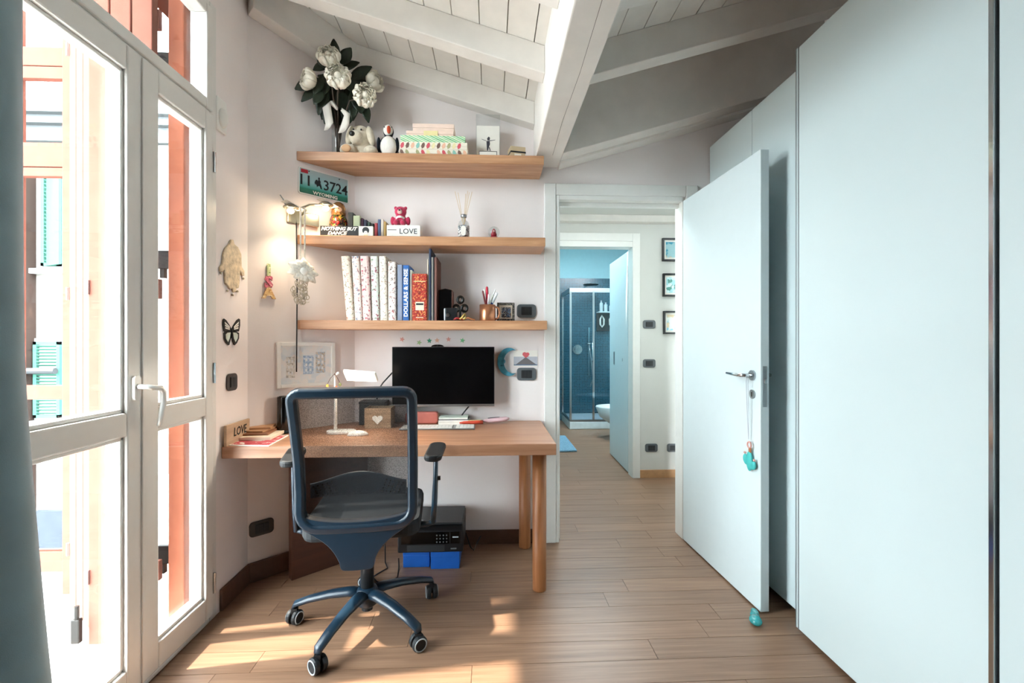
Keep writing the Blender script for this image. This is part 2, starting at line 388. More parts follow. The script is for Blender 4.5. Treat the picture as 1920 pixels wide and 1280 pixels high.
# a drying crack along the beam's underside
MB().tube([(.352 + .004 * math.sin(3 * t), -1.0 + 3.6 * t / 9, 2.3052) for t in range(10)], .0009, 5).build('crack', 'joint_dark', ce)
L_ = (CB - CA).length
def cpt(s, off, z): p = CA + CU * s + CN * off; return (p.x, p.y, z)
v = []
for s in (.0, L_ * .98):
    x = (CA + CU * s).x; zt = zr(x)
    v += [cpt(s, 0, zt), cpt(s, .085, zt), cpt(s, .085, zt - .215), cpt(s, 0, zt - .215)]
MB().add(v, [(0, 1, 2, 3), (7, 6, 5, 4), (0, 4, 5, 1), (1, 5, 6, 2), (2, 6, 7, 3), (3, 7, 4, 0)]).build('corner_rafter', 'paint_beam', ce, bevel=.004)
# ---- baseboards
struct(B(XL, XL + .014, WY1 + .03, 2.385, 0, .10).build('baseboard_left', 'base_brown', bevel=.003), 'dark brown baseboard beside the french door', 'baseboard')
pp = [CA, CB, CB + CN * .014, CA + CN * .014]
struct(MB().prism([tuple(p) for p in pp], 0, .10).build('baseboard_corner', 'base_brown', bevel=.003), 'dark brown baseboard on the slanted wall under the desk', 'baseboard')
struct(B(-.80, .326, YB - .014, YB, 0, .085).build('baseboard_back', 'base_brown', bevel=.003), 'dark brown baseboard below the shelves and desk', 'baseboard')
# ---- door casing of the study
t1 = struct(D.objects.new('trim_1', None), 'white casing around the study doorway', 'door frame'); COL.objects.link(t1)
B(.328, .40, YB - .016, YB + .001, 0, 2.205).build('side_casing', 'casing_white', t1, bevel=.004)
B(1.215, 1.287, YB - .016, YB + .001, 0, 2.205).build('side_casing', 'casing_white', t1, bevel=.004)
B(.40, 1.215, YB - .016, YB + .001, 2.135, 2.205).build('head_casing', 'casing_white', t1, bevel=.004)
B(.40, .421, YB - .010, YB + .11, 0, 2.135).build('jamb', 'casing_white', t1, bevel=.003)
B(1.195, 1.215, YB + .0, YB + .11, 0, 2.135).build('jamb', 'casing_white', t1, bevel=.003)
B(.421, 1.195, YB - .010, YB + .11, 2.108, 2.135).build('head_jamb', 'casing_white', t1, bevel=.003)
B(.421, 1.195, YB + .045, YB + .075, 2.083, 2.108).build('stop', 'casing_white', t1, bevel=.002)
B(.421, .433, YB + .045, YB + .075, 0, 2.083).build('stop', 'casing_white', t1, bevel=.002)
# ---- study door leaf, open against the wardrobe
hd = Vector((1.193, 2.772)); dd = Vector((.029, -.765)); dl = dd.length
d1 = struct(thing('door_1', 'white flush door standing open in front of the wardrobe', 'door', (hd.x, hd.y, 0), math.atan2(dd.y, dd.x)))
B(0, dl, 0, .04, .009, 2.106).build('leaf', 'door_white', d1, bevel=.002)
lx, lz = dl - .058, 1.078
rose = MB().prism(circ(.024, 20, lx, lz), -.008, 0, 'y').build('rose', 'steel', d1)
MB().tube([(lx, -.004, lz), (lx, -.045, lz), (lx - .012, -.052, lz), (lx - .05, -.053, lz), (lx - .13, -.052, lz + .002)], [.009, .009, .0085, .0085, .006], 10).build('lever', 'chrome', d1, smooth=True)
esc = MB().prism(circ(.021, 20, lx, lz - .088), -.006, 0, 'y').build('key_rose', 'steel', d1)
MB().box(lx - .003, lx + .003, -.0075, -.0055, lz - .10, lz - .078).build('keyhole', 'joint_dark', esc)
B(dl - .001, dl + .0015, .011, .029, lz - .14, lz + .045).build('lock_plate', 'steel', d1)
B(dl, dl + .008, .013, .027, lz - .035, lz - .012).build('latch', 'chrome', d1, bevel=.002)
MB().tube([(lx, .04, lz), (lx, .085, lz), (lx - .012, .093, lz), (lx - .13, .092, lz)], .008, 8).build('lever', 'chrome', d1, smooth=True)
for z in (.25, 1.05, 1.9): MB().tube([(.002, .046, z - .035), (.002, .046, z + .035)], .007, 8).build('hinge', 'steel', d1)
# ---- french door with transom in the left wall
w1 = struct(thing('window_1', 'white two leaf french door with transom pane, looking onto a balcony', 'french door', (XL, 0, 0), 0))
def ring(name, y0, y1, z0, z1, sw, xa, xb, parent, m='window_white', bottom=None):
    bt = bottom if bottom else sw
    b = MB(); b.box(xa, xb, y0, y0 + sw, z0, z1); b.box(xa, xb, y1 - sw, y1, z0, z1); b.box(xa, xb, y0 + sw, y1 - sw, z1 - sw, z1); b.box(xa, xb, y0 + sw, y1 - sw, z0, z0 + bt)
    return b.build(name, m, parent, bevel=.006)
ring('fixed_frame', WY0 - .012, WY1, 0, 2.735, .05, -.075, .006, w1, bottom=.02)
B(-.075, .006, WY0 + .04, WY1 - .05, 2.222, 2.27).build('transom_bar', 'window_white', w1, bevel=.006)
def leaf(y0, y1, sl, sr, name='door_leaf'):
    zb, zt = .03, 2.235
    b = MB(); X0, X1 = -.055, .018
    b.box(X0, X1, y0, y0 + sl, zb, zt); b.box(X0, X1, y1 - sr, y1, zb, zt)
    b.box(X0, X1, y0 + sl, y1 - sr, 2.15, zt); b.box(X0, X1, y0 + sl, y1 - sr, zb, .125); b.box(X0, X1, y0 + sl, y1 - sr, .915, .995)
    o = b.build(name, 'window_white', w1, bevel=.006)
    for za, zc in ((.125, .915), (.995, 2.15)):
        bd = MB(); ya, yb = y0 + sl, y1 - sr
        for (p, q, r, s) in ((ya, ya + .014, za, zc), (yb - .014, yb, za, zc), (ya, yb, za, za + .014), (ya, yb, zc - .014, zc)): bd.box(-.03, .006, p, q, r, s)
        bd.build('glazing_bead', 'window_white', o, bevel=.004)
        B(-.030, -.026, ya, yb, za, zc).build('pane', 'window_glass', o)
    return o
lR = leaf(1.660, 2.068, .078, .052)
lL = leaf(1.100, 1.657, .078, .066)
tr = ring('transom_sash', WY0 + .03, 2.068, 2.245, 2.70, .045, -.055, .018, w1)
B(-.030, -.026, WY0 + .07, 2.02, 2.285, 2.66).build('pane', 'window_glass', tr)
B(.018, .024, 1.652, 1.668, .04, 2.225).build('meeting_strip', 'window_white', w1, bevel=.002)
hz = 1.075
hb = MB().prism(rect_round(.03, .085, .012, 4, 1.622, hz), .018, .030, 'x').build('handle_plate', 'white_plastic', w1)
MB().tube([(.026, 1.622, hz + .005), (.062, 1.622, hz + .004), (.070, 1.635, hz), (.072, 1.668, hz - .004), (.072, 1.682, hz - .02), (.070, 1.686, hz - .06), (.062, 1.683, hz - .115), (.058, 1.681, hz - .14)], [.009, .009, .010, .010, .010, .0095, .009, .007], 10).build('handle', 'satin', w1, smooth=True)
for py in (297, 700, 1102):
    p = at(390, py, X=XL + .02); MB().tube([(.022, 2.068, p.z - .045), (.022, 2.068, p.z + .045)], .006, 10).build('hinge', 'chrome', w1)
# ---- hall beyond the doorway
wallbox('wall_hall_left', [(.20, .30, YB + .1, 4.07, -.05, 2.5)], 'hall_wall', 'pale wall at the left of the hall')
wallbox('wall_hall_right', [(2.2, 2.3, YB + .1, 4.07, -.05, 2.5)], 'hall_wall', 'pale wall at the right of the hall')
wallbox('wall_hall_back', [(.20, .60, 4.07, 4.17, -.05, 2.5), (1.30, 2.3, 4.07, 4.17, -.05, 2.5), (.60, 1.30, 4.07, 4.17, 2.12, 2.5)], 'hall_wall', 'pale hall wall with pictures and the bathroom doorway')
def holed(x0, x1, y0, y1, z0, z1, a0, a1, b0, b1): return MB().box(x0, a0, y0, y1, z0, z1).box(a1, x1, y0, y1, z0, z1).box(a0, a1, y0, b0, z0, z1).box(a0, a1, b1, y1, z0, z1)
hc = struct(holed(.20, 2.3, YB + .1, 4.17, 2.36, 2.46, .60, 1.30, 3.02, 3.52).build('ceiling_hall', 'hall_wall'), 'plain hall ceiling with an added skylight', 'ceiling')
struct(B(.3, 2.2, 3.99, 4.07, 2.30, 2.36).build('trim_2', 'paint_beam', bevel=.004), 'painted batten along the top of the hall wall', 'trim')
struct(B(1.35, 2.2, 4.056, 4.07, 0, .072).build('baseboard_hall', 'base_light', bevel=.003), 'light wood baseboard in the hall', 'baseboard')
t3 = struct(D.objects.new('trim_3', None), 'white casing around the bathroom doorway in the hall', 'door frame'); COL.objects.link(t3)
B(1.282, 1.35, 4.054, 4.072, 0, 2.212).build('side_casing', 'casing_white', t3, bevel=.003)
B(.54, .612, 4.054, 4.072, 0, 2.212).build('side_casing', 'casing_white', t3, bevel=.003)
B(.612, 1.282, 4.054, 4.072, 2.14, 2.212).build('head_casing', 'casing_white', t3, bevel=.003)
B(1.282, 1.30, 4.07, 4.19, 0, 2.14).build('jamb', 'casing_white', t3); B(.60, .618, 4.07, 4.19, 0, 2.14).build('jamb', 'casing_white', t3)
B(.618, 1.282, 4.06, 4.19, 2.09, 2.139).build('head_jamb', 'casing_white', t3)
d2 = struct(thing('door_2', 'white bathroom door with flush pull, swung open into the bathroom', 'door', (1.285, 4.21, 0), math.atan2(.72, .018)))
B(0, .72, -.04, 0, .012, 2.08).build('leaf', 'door_white', d2, bevel=.002)
dp = B(.50, .545, .0, .003, .99, 1.13).build('flush_pull', 'steel', d2, bevel=.002)
B(.508, .537, .003, .0036, 1.0, 1.12).build('recess', 'grey_plastic', dp)
B(.19, .194, .0, .002, 1.04, 1.07).build('keyhole', 'dark_grey', d2)
d3 = struct(thing('door_3', 'edge of an open white door in the hall, beside the study doorway', 'door', (1.284, 3.02, 0), math.radians(43)))
MB().prism(rect_round(.78, .054, .012, 4, .39, -.002), .012, 2.117, 'z').build('leaf', 'door_white', d3)
B(-.0015, .001, -.014, .008, .99, 1.18).build('lock_plate', 'steel', d3)
MB().tube([(.05, -.03, 1.09), (.05, -.075, 1.09), (.06, -.082, 1.09), (.17, -.08, 1.09)], .008, 8).build('lever', 'chrome', d3, smooth=True)
# ---- bathroom beyond the hall
wallbox('wall_bathroom_left', [(.45, .55, 4.17, 7.2, -.05, 2.8)], 'bath_blue', 'blue painted wall at the left of the bathroom')
wallbox('wall_bathroom_right', [(2.2, 2.3, 4.17, 7.2, -.05, 2.8)], 'bath_blue', 'blue painted wall at the right of the bathroom')
mosaic('mosaic_tile', '#102d3b', '#1c4759', '#4d7c8f', .026)
wallbox('wall_bathroom_back', [(.45, 2.3, 7.10, 7.2, -.05, 2.8)], 'bath_blue', 'blue painted upper wall behind the shower')
struct(B(.55, 2.2, 7.088, 7.10, 0, 2.225).build('wall_bathroom_tiles', 'mosaic_tile'), 'dark blue mosaic tiling behind the shower', 'wall')
struct(holed(.45, 2.3, 4.17, 7.2, 2.75, 2.85, .80, 1.60, 5.15, 6.05).build('ceiling_bathroom', 'hall_wall'), 'plain bathroom ceiling with an added skylight', 'ceiling')
for nm, x0, x1, y0, y1, z, lb in (('added_skylight_hall', .60, 1.30, 3.02, 3.52, 2.42, 'added white framed skylight, out of view, lighting the hall'), ('added_skylight_bath', .80, 1.60, 5.15, 6.05, 2.81, 'added white framed skylight, out of view, lighting the bathroom')):  # unseen skylights added to bring light into hall and bathroom
    wn = struct(thing(nm, lb, 'window', (0, 0, z)))
    holed(x0, x1, y0, y1, -.03, .03, x0 + .04, x1 - .04, y0 + .04, y1 - .04).build('frame', 'window_white', wn, bevel=.003); B(x0 + .04, x1 - .04, y0 + .04, y1 - .04, -.002, .002).build('pane', 'window_glass', wn)
# ---- balcony and street side
struct(B(-3.2, -1.40, -1.5, 4.5, -.16, -.03).build('floor_balcony', 'grey_stone'), 'pale stone balcony floor', 'floor')
struct(B(-1.86, -1.40, -3.6, 4.5, 3.10, 3.25).build('added_sun_eave', 'salmon_dark'), 'added wooden eave keeping sun off the transom pane', 'eave')  # overhang added to stop sun coming through the transom
struct(B(-1.42, -1.40, WY1, 4.5, -.1, 3.3).build('wall_outside', 'stucco'), 'white stucco outer wall beside the french door', 'wall')
# ================================================================== OUTSIDE
def board_shutter(name, label, loc, rz, W, z0, z1, n, hinge_z):
    t = thing(name, label, 'shutter', loc, rz, 'salmon wooden shutters outside the french door')
    bwid = W / n
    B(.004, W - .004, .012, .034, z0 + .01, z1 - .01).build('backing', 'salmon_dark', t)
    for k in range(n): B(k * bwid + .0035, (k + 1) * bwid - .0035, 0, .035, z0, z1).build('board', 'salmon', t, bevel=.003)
    for z in hinge_z:
        B(.0, W, .035, .055, z - .04, z + .04).build('ledge', 'salmon', t, bevel=.002)
        B(-.006, .010, -.010, .0, z - .028, z + .028).build('hinge', 'steel', t)
    return t
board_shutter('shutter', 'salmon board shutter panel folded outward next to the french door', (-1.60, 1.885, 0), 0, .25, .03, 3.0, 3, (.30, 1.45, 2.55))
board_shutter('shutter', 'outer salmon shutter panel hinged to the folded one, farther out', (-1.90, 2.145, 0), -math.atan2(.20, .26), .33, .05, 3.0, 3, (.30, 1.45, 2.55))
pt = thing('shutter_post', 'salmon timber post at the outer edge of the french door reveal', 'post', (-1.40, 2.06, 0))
B(.01, .075, -.03, .04, 0, 2.95).build('post', 'salmon_lifted', pt, bevel=.004)
for z in (.32, 1.60, 2.46):
    B(-.045, .01, -.02, .0, z - .05, z + .03).build('bracket', 'iron', pt, bevel=.004); B(-.03, -.012, -.022, -.002, z - .09, z - .05).build('pin', 'iron', pt)
pl = thing('shutter_bolt', 'dark iron bolt holder on the folded salmon shutter', 'bolt', tuple(at(150, 1190, Y=1.87).xy) + (0,))
B(-.02, .012, -.02, 0, .055, .15).build('holder', 'iron', pl, bevel=.004); MB().tube([(-.002, -.012, .10), (-.002, -.012, .20)], .008, 8).build('pin', 'iron', pl)
# timber frame with rails beyond the shutters
fr = thing('balcony_screen', 'salmon timber screen with cross rails at the end of the balcony', 'screen', (-2.0, 2.32, 0))
for px, nm in ((128, 'post'), (18, 'post')):
    x = at(px, 640, Y=2.32).x + 2.0
    B(x - .03, x + .03, 0, .05, 0, 3.2).build(nm, 'salmon', fr, bevel=.004)
xa, xb = at(18, 640, Y=2.32).x + 2.0, at(128, 640, Y=2.32).x + 2.0
for ya, yb in ((85, 122), (122, 146), (265, 312), (312, 330), (722, 750), (1035, 1075)):
    za, zb_ = at(90, yb, Y=2.32).z, at(90, ya, Y=2.32).z
    B(xa, xb, .008, .042, za + .002, zb_ - .002).build('rail', 'salmon', fr, bevel=.003)
mat('dark_panel_grey', '#3f444a', .6, spec=0)
B(xa + .1, xb, .015, .035, at(100, 1030, Y=2.32).z, at(100, 960, Y=2.32).z).build('infill_panel', 'dark_panel_grey', fr)
# house across the street
YH = 7.6
hs = thing('house', 'white house across the street with green louvred shutters', 'building', (-8, YH, 0))
def hx(px): return at(px, 640, Y=YH).x + 8
def hzz(py): return at(80, py, Y=YH).z
B(-6, 6.2, 0, .4, -6, hzz(268)).build('facade', 'stucco', hs)
for i, (a, b) in enumerate(((205, 225), (225, 240), (240, 268))):
    B(-6, 6.3, -.30 + .1 * i, .4, hzz(b), hzz(a)).build('cornice', 'cornice_grey', hs)
def louvre_window(px0, px1, py0, py1, lean):
    x0, x1, z0, z1 = hx(px0), hx(px1), hzz(py1), hzz(py0)
    wv = B(x0 - .06, x1 + .5, -.03, .0, z0 - .05, z1 + .05).build('window', 'grey_stone', hs)
    sh = MB(); sw = .05
    for xa_, xb_ in ((x0, x1 - .02),):
        sh.box(xa_, xa_ + sw, -.09, -.05, z0, z1); sh.box(xb_ - sw, xb_, -.09, -.05, z0, z1); sh.box(xa_, xb_, -.09, -.05, z1 - sw, z1); sh.box(xa_, xb_, -.09, -.05, z0, z0 + sw)
    s = sh.build('louvre_shutter', 'teal_shutter', hs)
    n = 22; dz = (z1 - z0 - 2 * sw) / n
    sl = MB().box(x0 + sw, x1 - .02 - sw, -.02, .02, -.004, .004).mesh('slat')
    for k in range(n): link('slat', sl, 'teal_shutter', s, (0, -.07, z0 + sw + dz * (k + .5)), (-.6, 0, 0))
    if lean:
        B(0, .42, 0, .03, z0, z1).build('shutter_leaf', 'teal_shutter', hs, (x0 + .1, -.10, 0), (0, 0, -.5))
    B(x0 - .15, x1 + .3, -.12, 0, z0 - .12, z0 - .04).build('sill', 'grey_stone', hs)
louvre_window(86, 124, 332, 500, True)
louvre_window(72, 124, 640, 782, False)
mat('brown_column', '#3a2f2b', .7, spec=0)
B(hx(56), hx(68), -.2, 0, hzz(1000), hzz(325)).build('drainpipe_box', 'brown_column', hs)
MB().tube([(hx(56), -.18, hzz(694)), (hx(124), -.18, hzz(694))], .05, 8).build('rail', 'dark_grey', hs)
mat('asphalt', '#6f6e6c', .9)
struct(B(-60, 60, -60, 60, -6.2, -6.0).build('floor_street', 'asphalt'), 'street far below the balcony', 'street')
# ================================================================== LARGE OBJECTS
# ---- wardrobe
wd = thing('wardrobe', 'tall pale white wardrobe with sliding doors and chrome edge strips', 'wardrobe', (1.303, .7, 0))
def wbox(x0, x1, y0, y1, z0, z1, name, m='wardrobe_white', bevel=.002, parent=wd): return B(x0 - 1.303, x1 - 1.303, y0 - .7, y1 - .7, z0, z1).build(name, m, parent, bevel=bevel)
wbox(1.39, 1.945, -1.35, 2.775, .06, 2.44, 'carcass')
wbox(1.42, 1.945, -1.35, 2.775, 0, .06, 'plinth', 'dark_grey')
sd = wbox(1.303, 1.327, 1.130, 1.868, .018, 2.480, 'sliding_door')
wbox(1.303, 1.331, 1.868, 1.884, .018, 2.482, 'edge_profile', 'wardrobe_white', .001, wd)
wbox(1.300, 1.304, 1.866, 1.8695, .018, 2.482, 'steel_strip', 'steel', 0); wbox(1.3005, 1.304, 1.8815, 1.885, .018, 2.482, 'steel_strip', 'steel', 0)
wbox(1.296, 1.330, 1.114, 1.128, .018, 2.482, 'chrome_strip', 'chrome', .002)
wbox(1.303, 1.327, .34, 1.108, .018, 2.480, 'sliding_door'); wbox(1.303, 1.327, -.45, .325, .018, 2.480, 'sliding_door'); wbox(1.303, 1.327, -1.25, -.465, .018, 2.480, 'sliding_door')
wbox(1.3085, 1.3275, 1.1075, 1.115, .018, 2.48, 'gap_seal', 'dark_grey', 0)
wbox(1.364, 1.386, 2.3185, 2.776, .035, 2.445, 'far_door'); wbox(1.364, 1.386, 1.72, 2.3155, .035, 2.445, 'far_door')
# ---- shelves
def shelf(zt, x1, label):
    t = thing('wall_shelf', label, 'shelf', (-.4, 2.67, zt - .05), 0, 'thick oak wall shelves above the desk')
    xl = CA.x + CU.x / CU.y * (2.55 - CA.y)
    yb = YB - .002
    poly = [(xl + .004, 2.55), (x1, 2.55), (x1, yb), (CB.x + .004, yb)]
    MB().prism([(x + .4, y - 2.67) for x, y in poly], 0, .05).build('board', 'oak', t, bevel=.003)
    return t
Z1, Z2, Z3 = 2.280, 1.820, 1.352
shelf(Z1, .300, 'highest oak wall shelf, holding the white flowers and plush toys')
shelf(Z2, .308, 'middle oak wall shelf, holding the reed diffuser and snow globe')
shelf(Z3, .318, 'lowest oak wall shelf, holding albums, books and the copper mug')
# ---- desk
ZD = .75
dk = thing('desk', 'wide wooden desk with thick top and round leg, fitted into the corner', 'desk', (-.4, 2.45, 0))
def dxy(p): return (p[0] + .4, p[1] - 2.45)
yb = YB - .003
top = MB().prism([dxy(p) for p in ((XL + .002, 2.155), (.312, 2.150), (.308, yb - .02), (.300, yb), (CB.x + .003, yb), (XL + .002, CA.y + .0))], .695, ZD).build('top', 'desk_wood', dk, bevel=.003)
for x, y, r in ((.243, 2.262, .0345), (.205, 2.735, .0345)):
    MB().lathe([(r * .98, 0), (r, .006), (r * 1.02, .694)], 28, (x + .4, y - 2.45, 0)).build('leg', 'leg_wood', dk, smooth=True)
s0 = Vector((-1.028, 2.403)); sdir = Vector((.18, .161)).normalized()
MB().box(0, .42, -.002, .04, 0, .695).build('side_panel', 'dark_panel', dk, (*dxy(s0), 0), (0, 0, math.atan2(sdir.y, sdir.x)))
# ---- office chair
CHX, CHY = -.542, 2.03
ch = thing('office_chair', 'dark blue office chair with mesh backrest and five castors, at the desk', 'chair', (CHX, CHY, 0), math.radians(6))
def castor(ang):
    a = math.radians(ang); R = .315; c = Vector((math.cos(a), math.sin(a), 0))
    pts = [c * .02 + Vector((0, 0, .135)), c * .08 + Vector((0, 0, .137)), c * .16 + Vector((0, 0, .128)), c * .25 + Vector((0, 0, .108)), c * (R - .005) + Vector((0, 0, .088)), c * (R + .005) + Vector((0, 0, .072))]
    sp = MB().tube(pts, [.034, .030, .026, .023, .021, .014], 12, flat=.62).build('base_arm', 'chair_frame', ch, smooth=True)
    cs = MB(); p = c * R; th = a + math.radians(70); ax = Vector((math.cos(th + math.pi / 2), math.sin(th + math.pi / 2), 0))
    M = Matrix.Translation(p + Vector((0, 0, .031))) @ Vector((0, 0, 1)).rotation_difference(ax).to_matrix().to_4x4()
    for s in (-1, 1): cs.lathe([(.018, s * .004), (.029, s * .006), (.031, s * .010), (.031, s * .020), (.027, s * .026)], 18, M=M)
    cs.box(-.012, .012, -.012, .012, .012, .052, Matrix.Translation(p + Vector((0, 0, .018))))
    co = cs.build('castor', 'rubber', ch)
    for s in (-1, 1):
        pts = [M @ Vector((.024 * math.cos(k * math.pi / 10), .024 * math.sin(k * math.pi / 10), s * .0255)) for k in range(20)]
        MB().tube(pts, .0028, 6, closed=True).build('wheel_ring', 'ring_grey', co)
for k in range(5): castor(173 + 72 * k)
MB().lathe([(.03, .075), (.046, .09), (.05, .115), (.046, .15), (.034, .16)], 20).build('hub', 'chair_frame', ch, smooth=True)
MB().lathe([(.028, .155), (.028, .40)], 20).build('gas_column', 'rubber', ch, smooth=True)
MB().lathe([(.016, .055), (.024, .06), (.024, .08)], 14).build('hub_stop', 'rubber', ch)
B(-.10, .10, -.14, .12, .40, .435).build('seat_mechanism', 'rubber', ch, bevel=.008)
def seat_f(u, v, top=1):
    x = (u - .5) * .48; y = -.19 + v * .47
    e = max(abs(u - .5) * 2, abs(v - .5) * 2) ** 6
    return (x * (1 - .08 * v), y, .50 - .03 * e - (.02 * v if v > .8 else 0) + .015 * abs(u - .5))
st = MB().prism(rect_round(.47, .46, .07, 5, 0, .045), .435, .505).build('seat', 'chair_seat', ch, bevel=.018)
# backrest: a tilted ring in the plane through z=.52 (y=-.215) and z=1.065 (y=-.335)
def by(z): return -.235 - (z - .52) * .20 + .03 * math.sin((z - .5) / .57 * math.pi)
RW = .213
path = []
def add_arc(cx, cz, r, a0, a1, n=5):
    for k in range(n + 1):
        a = math.radians(a0 + (a1 - a0) * k / n); path.append((cx + r * math.cos(a), cz + r * math.sin(a)))
add_arc(RW - .03, 1.048 - .03, .03, 0, 90); add_arc(-RW + .03, 1.048 - .03, .03, 90, 180)
path += [(-RW + .001, .90), (-RW + .004, .78), (-RW + .004, .66)]
add_arc(-RW + .072, .585, .07, 180, 265); path += [(-.06, .512), (.06, .512)]; add_arc(RW - .072, .585, .07, 275, 360); path += [(RW - .002, .66), (RW - .001, .78), (RW, .90)]
ring_pts = [(x, by(z), z) for x, z in path]
MB().sweep(ring_pts, (0, 1, .2), .019, .020).build('back_frame', 'chair_frame', ch, bevel=.003)
inner = [(x * .955, by(z) + .012, z) for x, z in path]
def meshf(u, v):
    z = .53 + v * .50; hw = RW - .012 - (.055 * max(0, (.13 - v) / .13) ** 2)
    return ((u - .5) * 2 * hw, by(z) + .012 + .02 * math.cos((u - .5) * math.pi) * math.sin(v * math.pi), z)
MB().grid(14, 18, meshf).build('back_mesh', 'mesh_fabric', ch, smooth=True)
def smooth_poly(p, n=4):
    o = []; m = len(p)
    for i in range(m):
        a, b, c, d = (Vector(p[(i + k) % m]) for k in (-1, 0, 1, 2))
        for k in range(n):
            t = k / n; o.append(tuple(.5 * ((2 * b) + (c - a) * t + (2 * a - 5 * b + 4 * c - d) * t * t + (3 * b - a - 3 * c + d) * t ** 3)))
    return o
low = [(-.205, .565), (-.15, .548), (-.06, .538), (.06, .538), (.15, .548), (.205, .565), (.222, .60), (.230, .56), (.214, .520), (.175, .492), (.13, .462), (.095, .428), (.072, .388), (.064, .356), (.03, .350), (-.03, .350), (-.062, .356), (-.072, .385), (-.095, .425), (-.13, .462), (-.175, .492), (-.214, .520), (-.230, .56), (-.222, .60)]
MB().prism([(x * .93, z) for x, z in smooth_poly(low)], -.018, .026, 'y').build('back_neck', 'chair_frame', ch, (0, -.228, 0), bevel=.010)
B(-.045, .045, -.215, -.02, .385, .42).build('back_bracket', 'chair_frame', ch, bevel=.012)
def lum(u, v):
    x = (u - .5) * .365; z = .625 + v * (.072 + .018 * math.cos((u - .5) * 2 * math.pi * .9))
    return (x, by(z) + .045 + .02 * math.cos((u - .5) * math.pi) - .03 * abs(u - .5) ** 2 * 4 * .3, z)
lb = MB().grid(16, 5, lum).build('lumbar_support', 'chair_frame', ch, solid=.012, smooth=True)
ho = MB()
for s in (-1, 1):
    for i in range(5):
        for j in range(5):
            u = .5 + s * (.24 + .045 * i + .012 * j); v = .12 + .17 * j
            if abs(u - .5) > .48: continue
            p = Vector(lum(u, v)); ho.lathe([(.0035, 0), (.0035, .001)], 8, M=Matrix.Translation(p + Vector((0, -.0065, 0))) @ Matrix.Rotation(math.pi / 2, 4, 'X'))
stuff(ho.build('perforation', 'black_gloss', lb))
for s in (-1, 1):
    post = MB().tube([(s * .285, -.02, .43), (s * .292, -.02, .52), (s * .296, -.022, .62), (s * .298, -.024, .735)], [.022, .021, .018, .017], 12, flat=.6).build('arm_post', 'chair_frame', ch, smooth=True)
    MB().tube([(s * .18, -.02, .425), (s * .26, -.02, .425), (s * .285, -.02, .435)], .02, 10, flat=.6).build('arm_bracket', 'chair_frame', post, smooth=True)
    B(s * .297 + .008, s * .297 + .021, -.03, -.015, .62, .635).build('button', 'rubber', post)
    MB().prism(rect_round(.075, .22, .034, 6), 0, .028).build('arm_pad', 'rubber', ch, (s * .296, -.035, .735), (.06, 0, -s * .12), bevel=.009)
# ---- curtain
def curt(u, v):
    z = .01 + v * 2.75; y1 = 1.215 - .10 * min(1, v / .42) ** .8 - (.03 * max(0, v - .42)); y0 = .15
    y = y0 + (y1 - y0) * u
    return (-1.075 + .045 * math.sin(u * 22 + .4 * math.sin(v * 3)) * (.55 + .45 * (1 - v)), y, z)
cu = thing('curtain', 'heavy blue grey curtain drawn to the side of the french door', 'curtain', (-1.075, .6, 0))
MB().grid(90, 24, lambda u, v: tuple(Vector(curt(u, v)) - Vector((-1.075, .6, 0)))).build('drape', 'curtain', cu, solid=.004, smooth=True)
MB().tube([(0, -.7, 2.78), (0, .56, 2.78)], .014, 10).build('rod', 'steel', cu)
for y in (-.5, .50): B(-.16, .0, y, y + .02, 2.77, 2.79).build('rod_bracket', 'steel', cu)
# ================================================================== SMALLER THINGS
def place(x0, x1, yt, Y, zb):
    a, b, t = at(x0, yt, Y=Y), at(x1, yt, Y=Y), at((x0 + x1) / 2, yt, Y=Y)
    return (a.x + b.x) / 2, b.x - a.x, t.z - zb
def col(name, c, **k):
    if name not in MAT: mat(name, c, **k)
    return name
# ---- grey switch plates
def plate(name, label, loc, rz, w, h, frame, insert, group='switch and socket plates', n=3):
    t = thing(name, label, 'switch plate', loc, rz, group)
    MB().prism(rect_round(w, h, min(w, h) * .25, 5), -.009, 0, 'y').build('cover', frame, t, bevel=.003)
    ins = MB().prism(rect_round(w * .55, h * .62, .004, 3), -.0115, -.008, 'y').build('insert', insert, t)
    for k in range(n): B(-w * .26 + k * w * .52 / n + .001, -w * .26 + (k + 1) * w * .52 / n - .001, -.0135, -.011, -h * .27, h * .27).build('rocker', insert, ins, bevel=.001)
    return t
p = at(987, 583, Y=YB); plate('thermostat', 'grey plate on the wall just above the lowest shelf, right end', p, 0, .118, .082, 'grey_plastic', 'dark_grey')
p = at(987, 701, Y=YB); plate('light_switch', 'grey switch plate on the wall below the postcard, right of the monitor', p, 0, .118, .078, 'grey_plastic', 'dark_grey')
p = at(433, 716, X=XL); plate('light_switch', 'dark brown switch plate on the wall beside the french door, below the butterfly', p, math.pi / 2, .085, .082, 'brown_plate', 'black_plastic', n=2)
p = on_corner(490, 988); plate('wall_socket', 'dark brown socket plate low on the slanted wall under the desk', p, CROT, .118, .078, 'brown_plate', 'black_plastic')
for x, y, lb in ((1217, 608, 'upper grey switch plate on the hall wall, level with the lowest picture'), (1217, 681, 'second grey switch plate on the hall wall, below the pictures'), (1221, 839, 'grey socket plate low on the hall wall above the baseboard'), (1262, 839, 'grey socket plate low on the hall wall, partly hidden by the open door edge')):
    plate('light_switch' if y < 700 else 'wall_socket', lb, at(x, y, Y=4.07), 0, .115, .075, 'grey_plastic', 'dark_grey')
